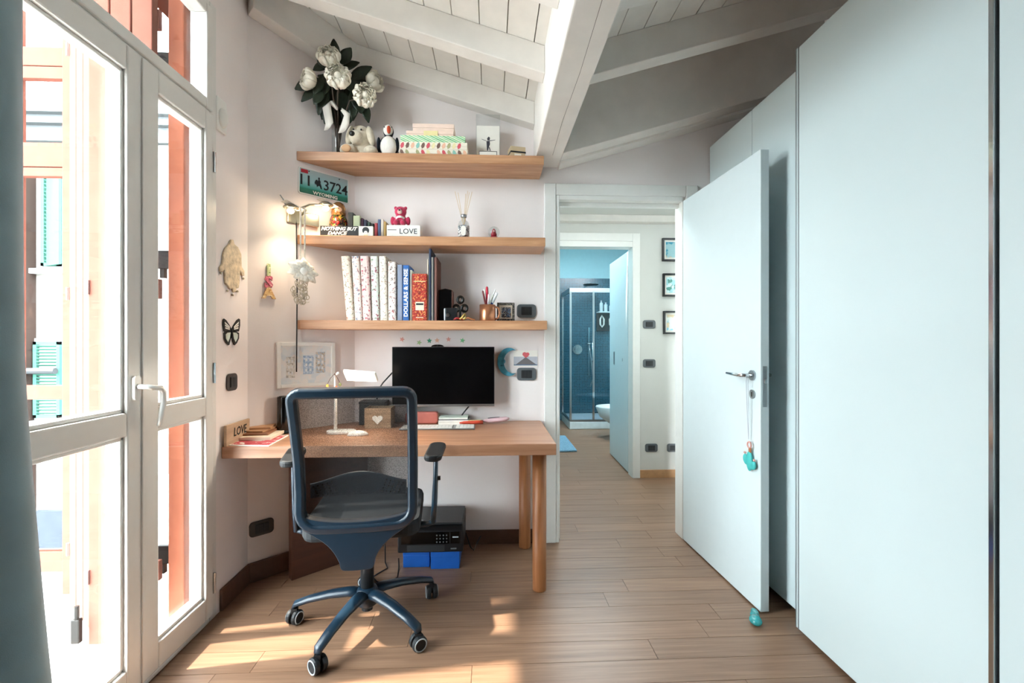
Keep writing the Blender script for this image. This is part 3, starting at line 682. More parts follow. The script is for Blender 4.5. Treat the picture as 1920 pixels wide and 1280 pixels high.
# ---- alarm sensor
t = thing('motion_sensor', 'small white motion sensor high on the wall beside the french door', 'sensor', at(412, 217, X=XL), math.pi / 2)
MB().prism([(-.04, -.075), (.035, -.075), (.045, .0), (.035, .075), (-.04, .075)], -.012, 0, 'y').build('back_plate', 'white_plastic', t, bevel=.005)
MB().ball((0, -.012, -.012), (.030, .022, .045)).build('lens', 'white_plastic', t, smooth=True)
# ---- licence plate
ca, cb_ = on_corner(562, 338), on_corner(656, 362)
pw = (cb_.xy - ca.xy).length; pc = on_corner(608, 348.5)
t = thing('license_plate', 'green and white licence plate on the slanted wall under the highest shelf', 'license plate', pc, CROT)
ph = .148
m_ = D.materials.new('plate_sky'); m_.use_nodes = True; nt = m_.node_tree; b_ = nt.nodes['Principled BSDF']; b_.inputs['Roughness'].default_value = .35
tc = nt.nodes.new('ShaderNodeTexCoord'); sx_ = nt.nodes.new('ShaderNodeSeparateXYZ'); mr_ = nt.nodes.new('ShaderNodeMapRange'); mr_.inputs['From Min'].default_value = -ph / 2; mr_.inputs['From Max'].default_value = ph / 2
rp_ = nt.nodes.new('ShaderNodeValToRGB'); el = rp_.color_ramp.elements
el[0].position = 0; el[0].color = lin('#12523e'); el[1].position = 1; el[1].color = lin('#aab7bb')
for q, cc in ((.22, '#1f7a60'), (.28, '#3f9e93'), (.5, '#8fbfc4')): e = el.new(q); e.color = lin(cc)
nt.links.new(tc.outputs['Object'], sx_.inputs[0]); nt.links.new(sx_.outputs['Z'], mr_.inputs['Value']); nt.links.new(mr_.outputs[0], rp_.inputs['Fac']); nt.links.new(rp_.outputs[0], b_.inputs['Base Color'])
MAT['plate_sky'] = m_
MB().prism(rect_round(pw, ph, .010, 4), -.003, -.001, 'y').build('plate', 'plate_sky', t)
MB().sweep([(x, -.0035, z) for x, z in rect_round(pw - .006, ph - .006, .009, 4)], (0, 1, 0), .003, .0018).build('rim', 'white_plastic', t)
col('ink', '#0b1418', rough=.5); col('red_sticker', '#b3142a'); col('white_ink', '#efece2')
text('lettering', '11', .080, 'ink', t, (-pw * .375, -.0036, .003), bold=.0012)
text('lettering', '3724', .080, 'ink', t, (pw * .225, -.0036, .000), bold=.0010, sx=.92)
text('lettering', 'WYOMING', .026, 'white_ink', t, (pw * .02, -.0036, -ph * .37), bold=.0006, sx=1.1)
B(-pw * .45, -pw * .32, -.0045, -.003, ph * .30, ph * .43).build('sticker', 'red_sticker', t)
hp = [(-.020, .002), (-.014, .016), (-.006, .020), (-.002, .012), (.002, .020), (.000, .032), (.006, .036), (.010, .030), (.008, .022), (.014, .012), (.012, .004), (.018, -.010), (.022, -.030), (.014, -.026), (.008, -.012), (.000, -.014), (-.006, -.022), (-.008, -.012), (-.014, -.004), (-.018, -.010)]
MB().prism([(x - pw * .125, z + .004) for x, z in hp], -.0042, -.003, 'y').build('horse_emblem', 'ink', t)
for sx2 in (-1, 1):
    MB().prism(circ(.0035, 10, sx2 * pw * .30, ph * .40), -.0045, -.003, 'y').build('bolt', 'dark_grey', t)
# ---- wall lamp with two lit spots
col('lace', '#e2dccf', var=.2, scale=90); col('lamp_glow', '#ffe8c4', emit=14); lp0 = on_corner(570, 412)
t = thing('wall_lamp', 'metal wall lamp with two lit spots on the slanted wall, beside the matryoshka', 'lamp', lp0, CROT)
B(-.095, .075, -.022, 0, -.032, .036).build('wall_plate', 'brass_dull', t, bevel=.004)
def lamp_local(px, py, off): q = on_corner(px, py, off) - lp0; return Vector((q.x * CU.x + q.y * CU.y, -(q.x * CN.x + q.y * CN.y), q.z))
b1, b2 = lamp_local(545, 394, .11), lamp_local(611, 389, .10)
MB().tube([(-.02, -.02, .02), (-.02, -.07, .035), b1 + Vector((.05, 0, .02)), b1 + Vector((.02, 0, .012))], .006, 8).build('arm', 'brass_dull', t, smooth=True)
MB().tube([b1 + Vector((.05, 0, .02)), (b1 + b2) / 2 + Vector((0, -.01, .02)), b2 + Vector((-.02, 0, .012))], .006, 8).build('arm', 'brass_dull', t, smooth=True)
MB().tube([b1 + Vector((-.015, .02, .02)), b1 + Vector((-.03, .02, .055)), b1 + Vector((-.045, .02, .075))], .003, 6).build('adjusting_rod', 'steel', t)
for b in (b1, b2):
    hd_ = MB().tube([b + Vector((.032 * math.cos(k * math.pi / 10), .028 * math.sin(k * math.pi / 10), .014)) for k in range(20)], .0055, 8, closed=True).build('spot_ring', 'brass_dull', t, smooth=True)
    MB().lathe([(.024, .026), (.026, .016), (.018, .004)], 16, tuple(b)).build('socket', 'brass_dull', hd_, smooth=True)
    MB().ball(b + Vector((0, 0, -.004)), (.017, .017, .014)).build('bulb', 'lamp_glow', hd_, smooth=True)
    MB().prism([(-.045, -.03), (.05, -.034), (.04, .035), (-.05, .03)], .027, .030, M=Matrix.Translation(b) @ Matrix.Rotation(.35, 4, 'Y')).build('reflector_wing', 'lace', t)
    pl_ = D.lights.new('spot_bulb', 'SPOT'); pl_.energy = 1.15; pl_.spot_size = math.radians(120); pl_.spot_blend = .9; pl_.color = (1, .80, .56); pl_.shadow_soft_size = .02
    po = D.objects.new('spot_bulb', pl_); COL.objects.link(po); q = lp0 + Vector((*(CU * b.x - CN * b.y), b.z - .028)); po.location = q; po.rotation_euler = Vector((CN.x * .12, CN.y * .12, -1)).to_track_quat('-Z', 'Y').to_euler()
cb1, cb2 = lamp_local(556, 405, .022), lamp_local(556, 697, .022)
MB().tube([cb1 + Vector((0, .004, 0)), cb1 + Vector((.001, 0, -.15)), (cb1 + cb2) / 2 + Vector((.003, 0, 0)), cb2 + Vector((.001, 0, .15)), cb2], .0035, 8).build('cable', 'black_plastic', t, smooth=True)
# ---- ribbon and lace ornament hanging from the lamp
o0 = on_corner(565, 385, .14)
t = thing('hanging_ornament', 'pale lace and fabric flower ornament hanging on ribbons from the wall lamp', 'ornament', o0, CROT)
col('lace', '#e2dccf', var=.2, scale=90); col('lace_dark', '#b8ac98', var=.3, scale=80)
def ol(px, py): q = on_corner(px, py, .14) - o0; return Vector((q.x * CU.x + q.y * CU.y, 0, q.z))
for px in (562, 570): MB().grid(2, 8, lambda u, v: tuple(ol(px + u * 3, 388 + v * 105))).build('ribbon', 'lace', t, solid=.001)
c_ = ol(568, 512)
fl_ = MB()
for k in range(11):
    a = 2 * math.pi * k / 11; r = .070 + .016 * math.sin(k * 5)
    M = Matrix.Translation(c_ + Vector((0, -.006, .01))) @ Matrix.Rotation(a, 4, 'Y')
    fl_.grid(4, 4, lambda u, v: ((u - .5) * .052 * math.sin(math.pi * (.2 + .75 * v)), -.010 * math.sin(v * 3) + .004 * math.cos(u * 6), v * r), M)
fl_.build('fabric_flower', 'lace', t, solid=.0012, smooth=True)
MB().ball(c_ + Vector((0, -.012, .008)), (.022, .012, .022)).build('flower_centre', 'paper', t, smooth=True)
c2 = ol(562, 548)
nb = MB()
for k in range(46):
    a = random.uniform(0, 2 * math.pi); rr = .052 * math.sqrt(random.random()); c3 = c2 + Vector((rr * .85 * math.cos(a), random.uniform(-.014, .0), rr * 1.1 * math.sin(a))); r3 = random.uniform(.007, .016); th = random.uniform(-.7, .7); e3 = random.uniform(.5, 1)
    nb.tube([c3 + Vector((r3 * math.cos(q * math.pi / 6) * e3, r3 * .5 * math.sin(th) * math.sin(q * math.pi / 6), r3 * math.sin(q * math.pi / 6))) for q in range(12)], .0021, 5, closed=True)
stuff(nb.build('lace_loops', 'lace_dark', t))
MB().tube([ol(562, 562), ol(568, 569), ol(580, 566)], [.007, .006, .004], 8, flat=.5).build('lace_tail', 'lace', t, smooth=True)
# ---- hand shaped amulet, letters, butterfly
def wall_xz(px, py, p0): q = at(px, py, X=XL); return (q.y - p0.y, q.z - p0.z)
p0 = at(433, 500, X=XL); t = thing('hand_amulet', 'pale gold hand shaped wall amulet beside the french door', 'amulet', p0, math.pi / 2)
col('amulet_gold', '#cdbda2', rough=.5, var=.3, scale=45, bump=.4)
out = [(430, 449), (434, 449), (436, 457), (443, 463), (449, 476), (450, 500), (455, 508), (455, 517), (450, 516), (447, 508), (446, 530), (444, 540), (440, 540), (439, 547), (434, 548), (432, 541), (428, 542), (424, 536), (419, 530), (418, 505), (414, 510), (409, 508), (409, 500), (414, 494), (415, 478), (419, 465), (427, 457)]
MB().prism([wall_xz(x, y, p0) for x, y in out], -.010, -.001, 'y').build('hand', 'amulet_gold', t, bevel=.003)
for x, y in ((412, 512), (454, 522), (424, 545), (434, 553), (443, 546)):
    q = wall_xz(x, y, p0); MB().ball((q[0], -.006, q[1]), .0055, 8, 6).build('bead', 'brass_dull', t, smooth=True)
p0 = at(432, 622, X=XL); t = thing('butterfly', 'black and white butterfly ornament on the wall beside the french door', 'butterfly', p0, math.pi / 2)
ow = [(432, 620), (424, 610), (417, 601), (415, 598), (417, 597), (420, 597), (426, 606), (432, 616)]
for s in (-1, 1):
    def q(x, y): return wall_xz(432 + s * (432 - x), y, p0)
    up = [(432, 617), (428, 609), (422, 600), (418, 597), (416, 599), (416, 610), (418, 621), (425, 622), (432, 621)]
    lo = [(432, 621), (424, 621), (418, 624), (418, 634), (422, 643), (426, 647), (428, 646), (430, 636), (432, 630)]
    wg = MB().prism([q(*a) for a in up], -.006, -.003, 'y').build('upper_wing', 'ink', t); wg2 = MB().prism([q(*a) for a in lo], -.006, -.003, 'y').build('lower_wing', 'ink', t)
    for k in range(3): MB().prism([q(419 + k * .4, 603 + 5 * k), q(428, 612 + 2.2 * k), q(428, 613.6 + 2.2 * k), q(419 + k * .4, 606 + 5 * k)], -.0072, -.0055, 'y').build('white_patch', 'paper', wg)
    col('pale_green', '#c9d4cb'); MB().prism([q(430, 623), q(424, 623.5), q(420.5, 627), q(421, 634), q(425, 641), q(428, 634)], -.0072, -.0055, 'y').build('pale_patch', 'pale_green', wg2)
MB().tube([(0, -.006, .012), (0, -.007, -.03)], [.004, .003], 8).build('body', 'ink', t)
p0 = on_corner(503, 528); t = thing('wall_letters', 'three patchwork letters hung in a column on the slanted wall', 'letters', p0, CROT)
speckle('letter_green', '#b7c795', ['#6e8a55', '#e6e3c4'], 90, .55); speckle('letter_pink', '#cf6f86', ['#e6a3a9', '#8e3350'], 90, .55); speckle('letter_gold', '#d8b27c', ['#f0dcb4', '#b98650'], 90, .55)
for chh, my, mm, sz in (('I', 508, 'letter_green', .085), ('S', 530, 'letter_pink', .085), ('A', 550, 'letter_gold', .08)):
    text('letter', chh, sz, mm, t, (0, -.007, on_corner(503, my).z - p0.z), ext=.005, bold=.004, sx=.95 if chh != 'A' else 1.05)
# ---- framed watercolour on the slanted wall
pa, pb = on_corner(522, 684), on_corner(630, 682); p0 = on_corner(574, 683); fw = (pb.xy - pa.xy).length; fh = on_corner(600, 643).z - on_corner(600, 724).z
t = thing('picture_frame', 'white framed pale watercolour of three houses leaning on the slanted wall', 'picture', p0, CROT)
def frame_ring(w, h, bw_, d, m, parent, y0=0, name='frame'):
    b = MB(); b.box(-w / 2, -w / 2 + bw_, y0 - d, y0, -h / 2, h / 2); b.box(w / 2 - bw_, w / 2, y0 - d, y0, -h / 2, h / 2); b.box(-w / 2 + bw_, w / 2 - bw_, y0 - d, y0, h / 2 - bw_, h / 2); b.box(-w / 2 + bw_, w / 2 - bw_, y0 - d, y0, -h / 2, -h / 2 + bw_)
    return b.build(name, m, parent, bevel=.002)
frame_ring(fw, fh, .020, .018, 'white_plastic', t)
speckle('wc_paper', '#e3e5e5', ['#d8dee2', '#e9e5e2'], 14, .5); B(-fw / 2 + .019, fw / 2 - .019, -.006, -.001, -fh / 2 + .019, fh / 2 - .019).build('sheet', 'wc_paper', t)
speckle('wc_a', '#cfccc5', ['#aeaaa2', '#dedbd5'], 60, .5); speckle('wc_b', '#a9bdd2', ['#8fa8c4', '#ced9e4'], 60, .55); speckle('wc_c', '#d0c7bc', ['#b3a493', '#b9c4ce'], 60, .5)
for x0, x1, z0, z1, mm in ((-.34, -.20, -.28, .18, 'wc_a'), (-.06, .12, -.22, .20, 'wc_b'), (.16, .33, -.20, .28, 'wc_c')):
    hs_ = B(x0 * fw, x1 * fw, -.0068, -.0058, z0 * fh, z1 * fh).build('painted_house', mm, t)
    for i in range(2):
        for j in range(3): B((x0 + (.2 + .4 * i) * (x1 - x0)) * fw, (x0 + (.4 + .4 * i) * (x1 - x0)) * fw, -.0072, -.0066, (z0 + (.15 + .28 * j) * (z1 - z0)) * fh, (z0 + (.30 + .28 * j) * (z1 - z0)) * fh).build('painted_window', 'wc_paper', hs_)
# ---- TOP SHELF ------------------------------------------------------------
col('petal', '#f2ecdc', rough=.7, var=.06, scale=40); col('leaf', '#1d2a1c', rough=.45, var=.3, scale=60); col('stem', '#43372c', rough=.6); col('ribbon_white', '#d9d2c8', rough=.5)
base = at(634, 285, Y=2.64); base = Vector((base.x, 2.64, Z1 + .0005))
t = thing('flower_bouquet', 'bouquet of white peonies with dark leaves and white ribbon in a slim vase', 'flowers', base)
MB().lathe([(.030, 0), (.033, .003), (.034, .12), (.036, .20)], 20).build('vase', 'vase_glass', t, smooth=True)
def peony(c, r, face):
    M = Matrix.Translation(c) @ Vector((0, 0, 1)).rotation_difference(Vector(face).normalized()).to_matrix().to_4x4()
    m = MB()
    for lay, (n, rr, tilt, ln) in enumerate(((7, .98, .15, 1.25), (7, .86, .5, 1.15), (6, .68, .9, 1.0), (5, .45, 1.2, .85), (4, .25, 1.4, .7))):
        for k in range(n):
            a = 2 * math.pi * (k + .5 * lay) / n + random.uniform(-.15, .15)
            def f(u, v, a=a, rr=rr, tilt=tilt, ln=ln):
                ph_ = -1.2 + v * (1.35 + tilt * .75) * ln; wob = .13 * math.sin(u * 9 + a * 3) * v
                wd_ = (.95 * math.sin(math.pi * (.12 + .74 * v)) + .08) / max(.35, rr) * .62
                th = a + (u - .5) * wd_ * 1.5
                R = r * rr * (1 + wob) * math.cos(ph_) if ph_ < 1.2 else r * rr * .3
                return (R * math.cos(th), R * math.sin(th), r * (.86 * rr * math.sin(ph_) * (1 if ph_ < 0 else .85)) + .02 * r * math.sin(7 * u + a))
            m.grid(6, 7, f, M)
    o = m.build('flower', 'petal', t, solid=.0012, smooth=True)
    MB().ball((0, 0, 0), r * .36, 10, 8, M).build('heart', 'petal', o, smooth=True)
    return o
FLW = [(616, 104, 2.49, .062, (.1, -1, .5)), (634, 143, 2.47, .067, (.15, -1, .15)), (576, 148, 2.50, .055, (-.8, -.7, .1)), (684, 179, 2.53, .063, (.5, -1, -.1)), (704, 152, 2.62, .058, (1, -.4, .2))]
for x, y, Y, r, fc in FLW:
    c = at(x, y, Y=Y) - base; peony(c, r, fc)
    MB().tube([(random.uniform(-.015, .015), random.uniform(-.012, .012), .004), (c.x * .1, c.y * .1, .17), (c.x * .45, c.y * .5, .30), tuple(c * .97)], .0042, 7).build('stem', 'stem', t, smooth=True)
def leafm(p, d, ln, wd_):
    d = Vector(d).normalized(); s = d.cross(Vector((0.3, -1, .2))).normalized(); n_ = s.cross(d)
    return MB().grid(5, 7, lambda u, v: tuple(Vector(p) + d * (v * ln) + s * ((u - .5) * wd_ * math.sin(math.pi * (.06 + .9 * v)) * 1.6) + n_ * (.25 * ln * v * v * -.6 + .10 * wd_ * abs(u - .5) * 2)))
LV = [(630, 118, 626, 76), (640, 120, 655, 92), (615, 130, 603, 100), (640, 130, 668, 116), (655, 150, 690, 125), (600, 150, 557, 162), (600, 160, 568, 184), (612, 160, 598, 205), (625, 170, 620, 210), (650, 170, 640, 220), (665, 165, 662, 215), (670, 175, 676, 205), (680, 190, 690, 222), (640, 160, 600, 140), (650, 145, 700, 140), (605, 145, 590, 170), (622, 185, 632, 232), (655, 185, 650, 228), (615, 120, 590, 128), (660, 150, 680, 150), (636, 170, 648, 205), (610, 175, 604, 215), (645, 165, 620, 195), (655, 160, 668, 200), (640, 175, 655, 215), (628, 160, 612, 190), (650, 150, 672, 170), (618, 150, 600, 175), (645, 180, 628, 215), (660, 175, 645, 205), (605, 170, 590, 190), (625, 175, 610, 222), (665, 160, 690, 180), (640, 155, 655, 185), (632, 190, 640, 228)]
for i, (x0, y0, x1, y1) in enumerate(LV):
    Y = (2.60 if x1 > 600 and y1 > 130 else 2.51) + .012 * (i % 5); a = at(x0, y0, Y=Y + .03) - base; b = at(x1, y1, Y=Y) - base
    leafm(a, b - a, (b - a).length * 1.12, .034 + .009 * (i % 3)).build('leaf', 'leaf', t, solid=.001, smooth=True)
for pts in (((633, 205), (620, 190), (612, 200), (618, 232), (613, 243)), ((640, 205), (650, 214), (647, 235), (641, 248))):
    q = [at(x, y, Y=2.55) - base for x, y in pts]
    wr = [.004, .016, .022, .020, .016]
    MB().grid(3, len(q), lambda u, v: tuple(q[round(v * (len(q) - 1))] + Vector(((u - .5) * 2 * wr[round(v * (len(q) - 1))], .006 * math.sin(u * 5 + v * 6), (u - .5) * .012)))).build('ribbon', 'ribbon_white', t, solid=.001, smooth=True)
# plush dog
col('plush', '#cfc3ae', rough=.95, var=.08, scale=70, bump=.5, bscale=260, sheen=.5); col('black_nose', '#120e0c', rough=.4)
cx, w_, h_ = place(646, 706, 230, 2.64, Z1); t = thing('plush_dog', 'cream plush dog with floppy ears sitting next to the bouquet', 'plush toy', (cx, 2.645, Z1 + .001))
b = MB(); b.ball((.01, .02, .05), (.06, .045, .05)); b.ball((.0, -.005, .10), (.052, .048, .055)); b.ball((-.012, -.045, .085), (.036, .034, .032)); b.ball((-.055, -.03, .028), (.042, .038, .028)); b.ball((.06, -.035, .024), (.036, .036, .024))
remesh(b.build('body', 'plush', t), .005)
for s, dx in ((-1, -.048), (1, .056)): 
    M = Matrix.Translation((dx, -.022, .098)) @ Matrix.Rotation(s * -.25, 4, 'Y'); MB().ball((0, 0, 0), (.019, .026, .050), M=M).build('ear', 'plush', t, smooth=True)
MB().ball((-.022, -.078, .088), (.014, .010, .012)).build('nose', 'black_nose', t, smooth=True)
for dx in (-.022, .016): MB().ball((dx, -.052, .118), .0045, 8, 6).build('eye', 'black_nose', t, smooth=True)
col('plush_pad', '#c79f7a', rough=.95); MB().ball((-.055, -.062, .026), (.024, .008, .018)).build('paw_pad', 'plush_pad', t, smooth=True)
t.scale = (1.12, 1.1, 1.2)
# puffin
cx, w_, h_ = place(708, 748, 229, 2.64, Z1); col('navy_plush', '#141a26', rough=.95, bump=.4, bscale=300); col('white_plush', '#e6e0d8', rough=.95, bump=.4, bscale=300); col('beak', '#c0451f', rough=.6)
t = thing('plush_puffin', 'black and white plush puffin with orange beak, left of the patterned boxes', 'plush toy', (cx, 2.635, Z1 + .001))
b = MB(); b.ball((0, .008, .056), (.052, .044, .056)); b.ball((0, .01, .135), (.028, .028, .034)); remesh(b.build('body', 'navy_plush', t), .005)
MB().ball((.006, -.018, .052), (.043, .030, .050)).build('belly', 'white_plush', t, smooth=True)
MB().ball((.002, -.008, .134), (.025, .022, .026)).build('face', 'white_plush', t, smooth=True)
MB().ball((.010, -.030, .128), (.010, .016, .019)).build('beak', 'beak', t, smooth=True)
for s in (-1, 1): MB().ball((s * .048, -.004, .065), (.010, .022, .036), M=None).build('wing', 'navy_plush', t, smooth=True)
for dx in (-.014, .024): MB().ball((dx, -.027, .142), .003, 8, 6).build('eye', 'black_nose', t)
t.scale = (1.08, 1.05, 1.18)
# boxes
def pbox(name, label, x0, x1, yt, yb_, Y, dep, m, zb, group=None, lid=None):
    cx, w_, _ = place(x0, x1, yt, Y - dep / 2, zb); h_ = at(x0, yt, Y=Y - dep / 2).z - at(x0, yb_, Y=Y - dep / 2).z
    t = thing(name, label, 'box', (cx, Y, zb), 0, group)
    if lid:
        B(-w_ / 2 + .001, w_ / 2 - .001, -dep / 2 + .001, dep / 2 - .001, 0, h_ * .6).build('base', m, t, bevel=.001); B(-w_ / 2, w_ / 2, -dep / 2, dep / 2, h_ * .6, h_).build('lid', lid, t, bevel=.0015)
    else:
        B(-w_ / 2, w_ / 2, -dep / 2, dep / 2, 0, h_ * .45 - .0006).build('base', m, t, bevel=.001); B(-w_ / 2 - .001, w_ / 2 + .001, -dep / 2 - .001, dep / 2 + .001, h_ * .45, h_).build('lid', m, t, bevel=.001)
    return t, w_, h_
col('box_cream', '#eee6d6', rough=.6, var=.02); col('lf_red', '#cf5460'); col('lf_brown', '#75594e'); col('lf_peach', '#e8b99c'); col('lf_teal', '#8cc3b7'); col('lf_olive', '#a9a67a'); col('lf_yellow', '#e9dfae')
zz = Z1 + .0006
for ib, (yt, yb_, lab, seq) in enumerate(((275.5, 288, 'lower cream box printed with coloured leaves on the highest shelf', 'lf_brown lf_olive 0 lf_olive lf_red lf_yellow 0 lf_peach lf_red lf_olive lf_teal lf_brown lf_peach'), (262.5, 275.5, 'upper cream box printed with coloured leaves, under the green striped box', 'lf_red lf_brown lf_peach lf_teal lf_brown lf_red lf_yellow lf_brown lf_peach lf_olive lf_yellow lf_red 0'))):
    t, w_, h_ = pbox('gift_box', lab, 748.5 + ib, 876.5 - ib, yt, yb_, 2.66, .15, 'box_cream', zz, 'leaf printed boxes')
    for k, c in enumerate(seq.split()):
        if c == '0': continue
        cx2 = -w_ / 2 + w_ * (k + .5) / 13; s = 1 if ib else -1; a, hh = w_ / 13 * .40, h_ * .46
        pts = [(cx2 + s * a * .55, h_ / 2 + hh), (cx2 + s * a * .9, h_ / 2 + hh * .3), (cx2 + s * a * .5, h_ / 2 - hh * .6), (cx2 - s * a * .6, h_ / 2 - hh), (cx2 - s * a * .95, h_ / 2 - hh * .2), (cx2 - s * a * .45, h_ / 2 + hh * .6)]
        MB().prism(pts, -.0770, -.0755, 'y').build('leaf_print', c, t)
    zz += h_ + .0014
stripes('green_stripe', ['#cfe6c2', '#7cc08c', '#eef0cf', '#8fcbb0', '#d7e8b6', '#5fae84'], (1, 0, 2.2), 14)
t, w_, h_ = pbox('gift_box', 'green striped flat box stacked on the leaf printed boxes', 751, 872, 250, 262.5, 2.66, .14, 'green_stripe', zz); zz += h_ + .0014
col('peach_print', '#ecd2c2', rough=.6)
t, w_, h_ = pbox('gift_box', 'pale peach flat box with yellow ribbon on the green striped box', 762, 850, 241, 250.5, 2.66, .12, 'peach_print', zz); col('yellow_ribbon', '#e8d9a0'); B(-.035, .045, -.063, .061, -.0, h_ + .0004).build('ribbon', 'yellow_ribbon', t); zz += h_ + .0018
t, w_, h_ = pbox('gift_box', 'topmost peach box of the stack on the highest shelf', 774, 851, 227, 241, 2.66, .11, 'peach_print', zz)
# acrylic frame with a drawing, small plaque, beige box
cx, w_, h_ = place(892, 938, 208, 2.66, Z1); t = thing('acrylic_frame', 'clear acrylic frame with ink drawing on the highest shelf', 'picture', (cx, 2.70, Z1 + .001))
B(-w_ / 2, w_ / 2, .002, .005, 0, h_).build('sheet', 'clear_acrylic', t); B(-w_ / 2, w_ / 2, -.03, .03, -.0005, .003).build('foot', 'clear_acrylic', t)
B(-w_ / 2 + .004, w_ / 2 - .004, -.0008, .0018, .04, h_ * .77).build('drawing', 'paper', t)
col('ink_grey', '#3c3c46')
for poly in ([(-.006, .135), (.004, .145), (.012, .138), (.010, .122), (-.004, .122)], [(-.010, .118), (.010, .120), (.012, .100), (.004, .080), (.000, .062), (-.006, .062), (-.008, .085)], [(.004, .082), (.010, .082), (.016, .062), (.012, .060)], [(.010, .118), (.045, .125), (.045, .127), (.010, .122)], [(-.010, .118), (-.040, .128), (-.040, .130), (-.010, .121)]):
    MB().prism([(x * .95, z * 1.0 + .022) for x, z in poly], -.0016, -.0006, 'y').build('ink_mark', 'ink_grey', t)
cx, w_, h_ = place(898, 932, 278, 2.60, Z1); t = thing('name_plaque', 'small white plaque with dark border in front of the acrylic frame', 'plaque', (cx, 2.61, Z1 + .001))
frame_ring(w_, .042, .003, .012, 'dark_grey', t, .006).location = (0, 0, .021); B(-w_ / 2 + .003, w_ / 2 - .003, -.004, .004, .003, .039).build('card', 'paper', t)
cx, w_, h_ = place(955, 983, 266, 2.62, Z1); t = thing('keepsake_box', 'small beige box with black strap at the right end of the highest shelf', 'box', (cx, 2.64, Z1 + .001), .2)
col('kraft', '#c9b493'); B(-w_ / 2, w_ / 2, -.035, .035, 0, .042).build('body', 'kraft', t, bevel=.002); B(-w_ / 2 - .001, w_ / 2 + .001, -.036, .036, .043, .072).build('lid', 'kraft', t, bevel=.002); B(-w_ / 2 - .002, w_ / 2 + .002, -.038, .038, .036, .044).build('strap', 'black_plastic', t); B(-.022, .018, -.0362, -.0352, .010, .030).build('label_patch', 'paper', t)
# ---- MIDDLE SHELF ---------------------------------------------------------
zs = Z2 + .0006
cx, w_, h_ = place(617, 650, 378, 2.66, Z2)
t = thing('matryoshka', 'painted matryoshka doll with red flowers behind the black sign', 'doll', (cx, 2.672, zs)); sc = h_ / .20
speckle('doll_body', '#4a3220', ['#c2402e', '#d8a13c', '#3f5a2a', '#1e150e'], 38, .54, .25); speckle('doll_scarf', '#8a5a32', ['#c99452', '#5b3a20'], 26, .55, .25); col('doll_face', '#e8b995', rough=.3)
MB().lathe([(r * sc, z * sc) for r, z in ((.030, 0), (.040, .006), (.047, .035), (.048, .07), (.043, .105), (.036, .125))], 24).build('body', 'doll_body', t, smooth=True)
MB().lathe([(r * sc, z * sc) for r, z in ((.036, .125), (.0375, .145), (.036, .168), (.028, .188), (.014, .198), (.002, .2))], 24).build('scarf', 'doll_scarf', t, smooth=True)
fc = MB().ball((.004 * sc, -.020 * sc, .152 * sc), (.024 * sc, .020 * sc, .022 * sc)).build('face', 'doll_face', t, smooth=True)
for dx in (-.007, .013): MB().ball((dx * sc, -.0385 * sc, .156 * sc), .0028, 8, 6).build('eye', 'black_nose', fc)
MB().tube([(-.002 * sc, -.040 * sc, .143 * sc), (.004 * sc, -.0408 * sc, .1415 * sc), (.010 * sc, -.040 * sc, .143 * sc)], .0012, 6).build('mouth', 'red_sticker', fc)
col('bright_red', '#c62f2a', rough=.3)
for dx, dz in ((-.008, .085), (.012, .080), (.002, .062), (.016, .040), (-.012, .045)): MB().ball((dx * sc, -.043 * sc, dz * sc), (.010 * sc, .006 * sc, .010 * sc), 10, 8).build('painted_flower', 'bright_red', t, smooth=True)
# black sign with white lettering and portrait card
cx, w_, h_ = place(601, 672, 424, 2.58, Z2); t = thing('slogan_sign', 'black block sign with white slanted lettering, in front of the matryoshka', 'sign', (cx, 2.585, zs))
col('sign_black', '#161311', rough=.5); B(-w_ / 2, w_ / 2, -.012, .012, 0, h_).build('block', 'sign_black', t, bevel=.001)
text('lettering', 'NOTHING BUT', .026, 'white_ink', t, (-.002, -.0128, h_ * .70), shear=.3, bold=.0011, sx=1.08)
text('lettering', 'DANCE', .026, 'white_ink', t, (-.012, -.0128, h_ * .28), shear=.3, bold=.0012, sx=1.15)
cx, w_, h_ = place(672, 699, 424.5, 2.58, Z2); t = thing('portrait_card', 'small white card with a dark haired portrait, right of the black sign', 'card', (cx + .002, 2.585, zs))
B(-w_ / 2, w_ / 2, -.010, .010, 0, h_).build('block', 'paper', t, bevel=.001)
MB().prism([(.019 * math.cos(a) * (1 + .05 * math.sin(9 * a)), .034 + .019 * math.sin(a)) for a in [k * math.pi / 12 for k in range(24)]], -.0108, -.0098, 'y').build('hair', 'ink', t)
MB().prism(circ(.0105, 14, 0, .021), -.0114, -.0104, 'y').build('face', 'paper', t); MB().prism([(-.014, .0), (.014, .0), (.010, .010), (-.010, .010)], -.0110, -.0100, 'y').build('shoulders', 'lf_yellow', t)
for dx in (-.004, .004): B(dx - .0015, dx + .0015, -.012, -.0113, .022, .0235).build('eye', 'ink', t)
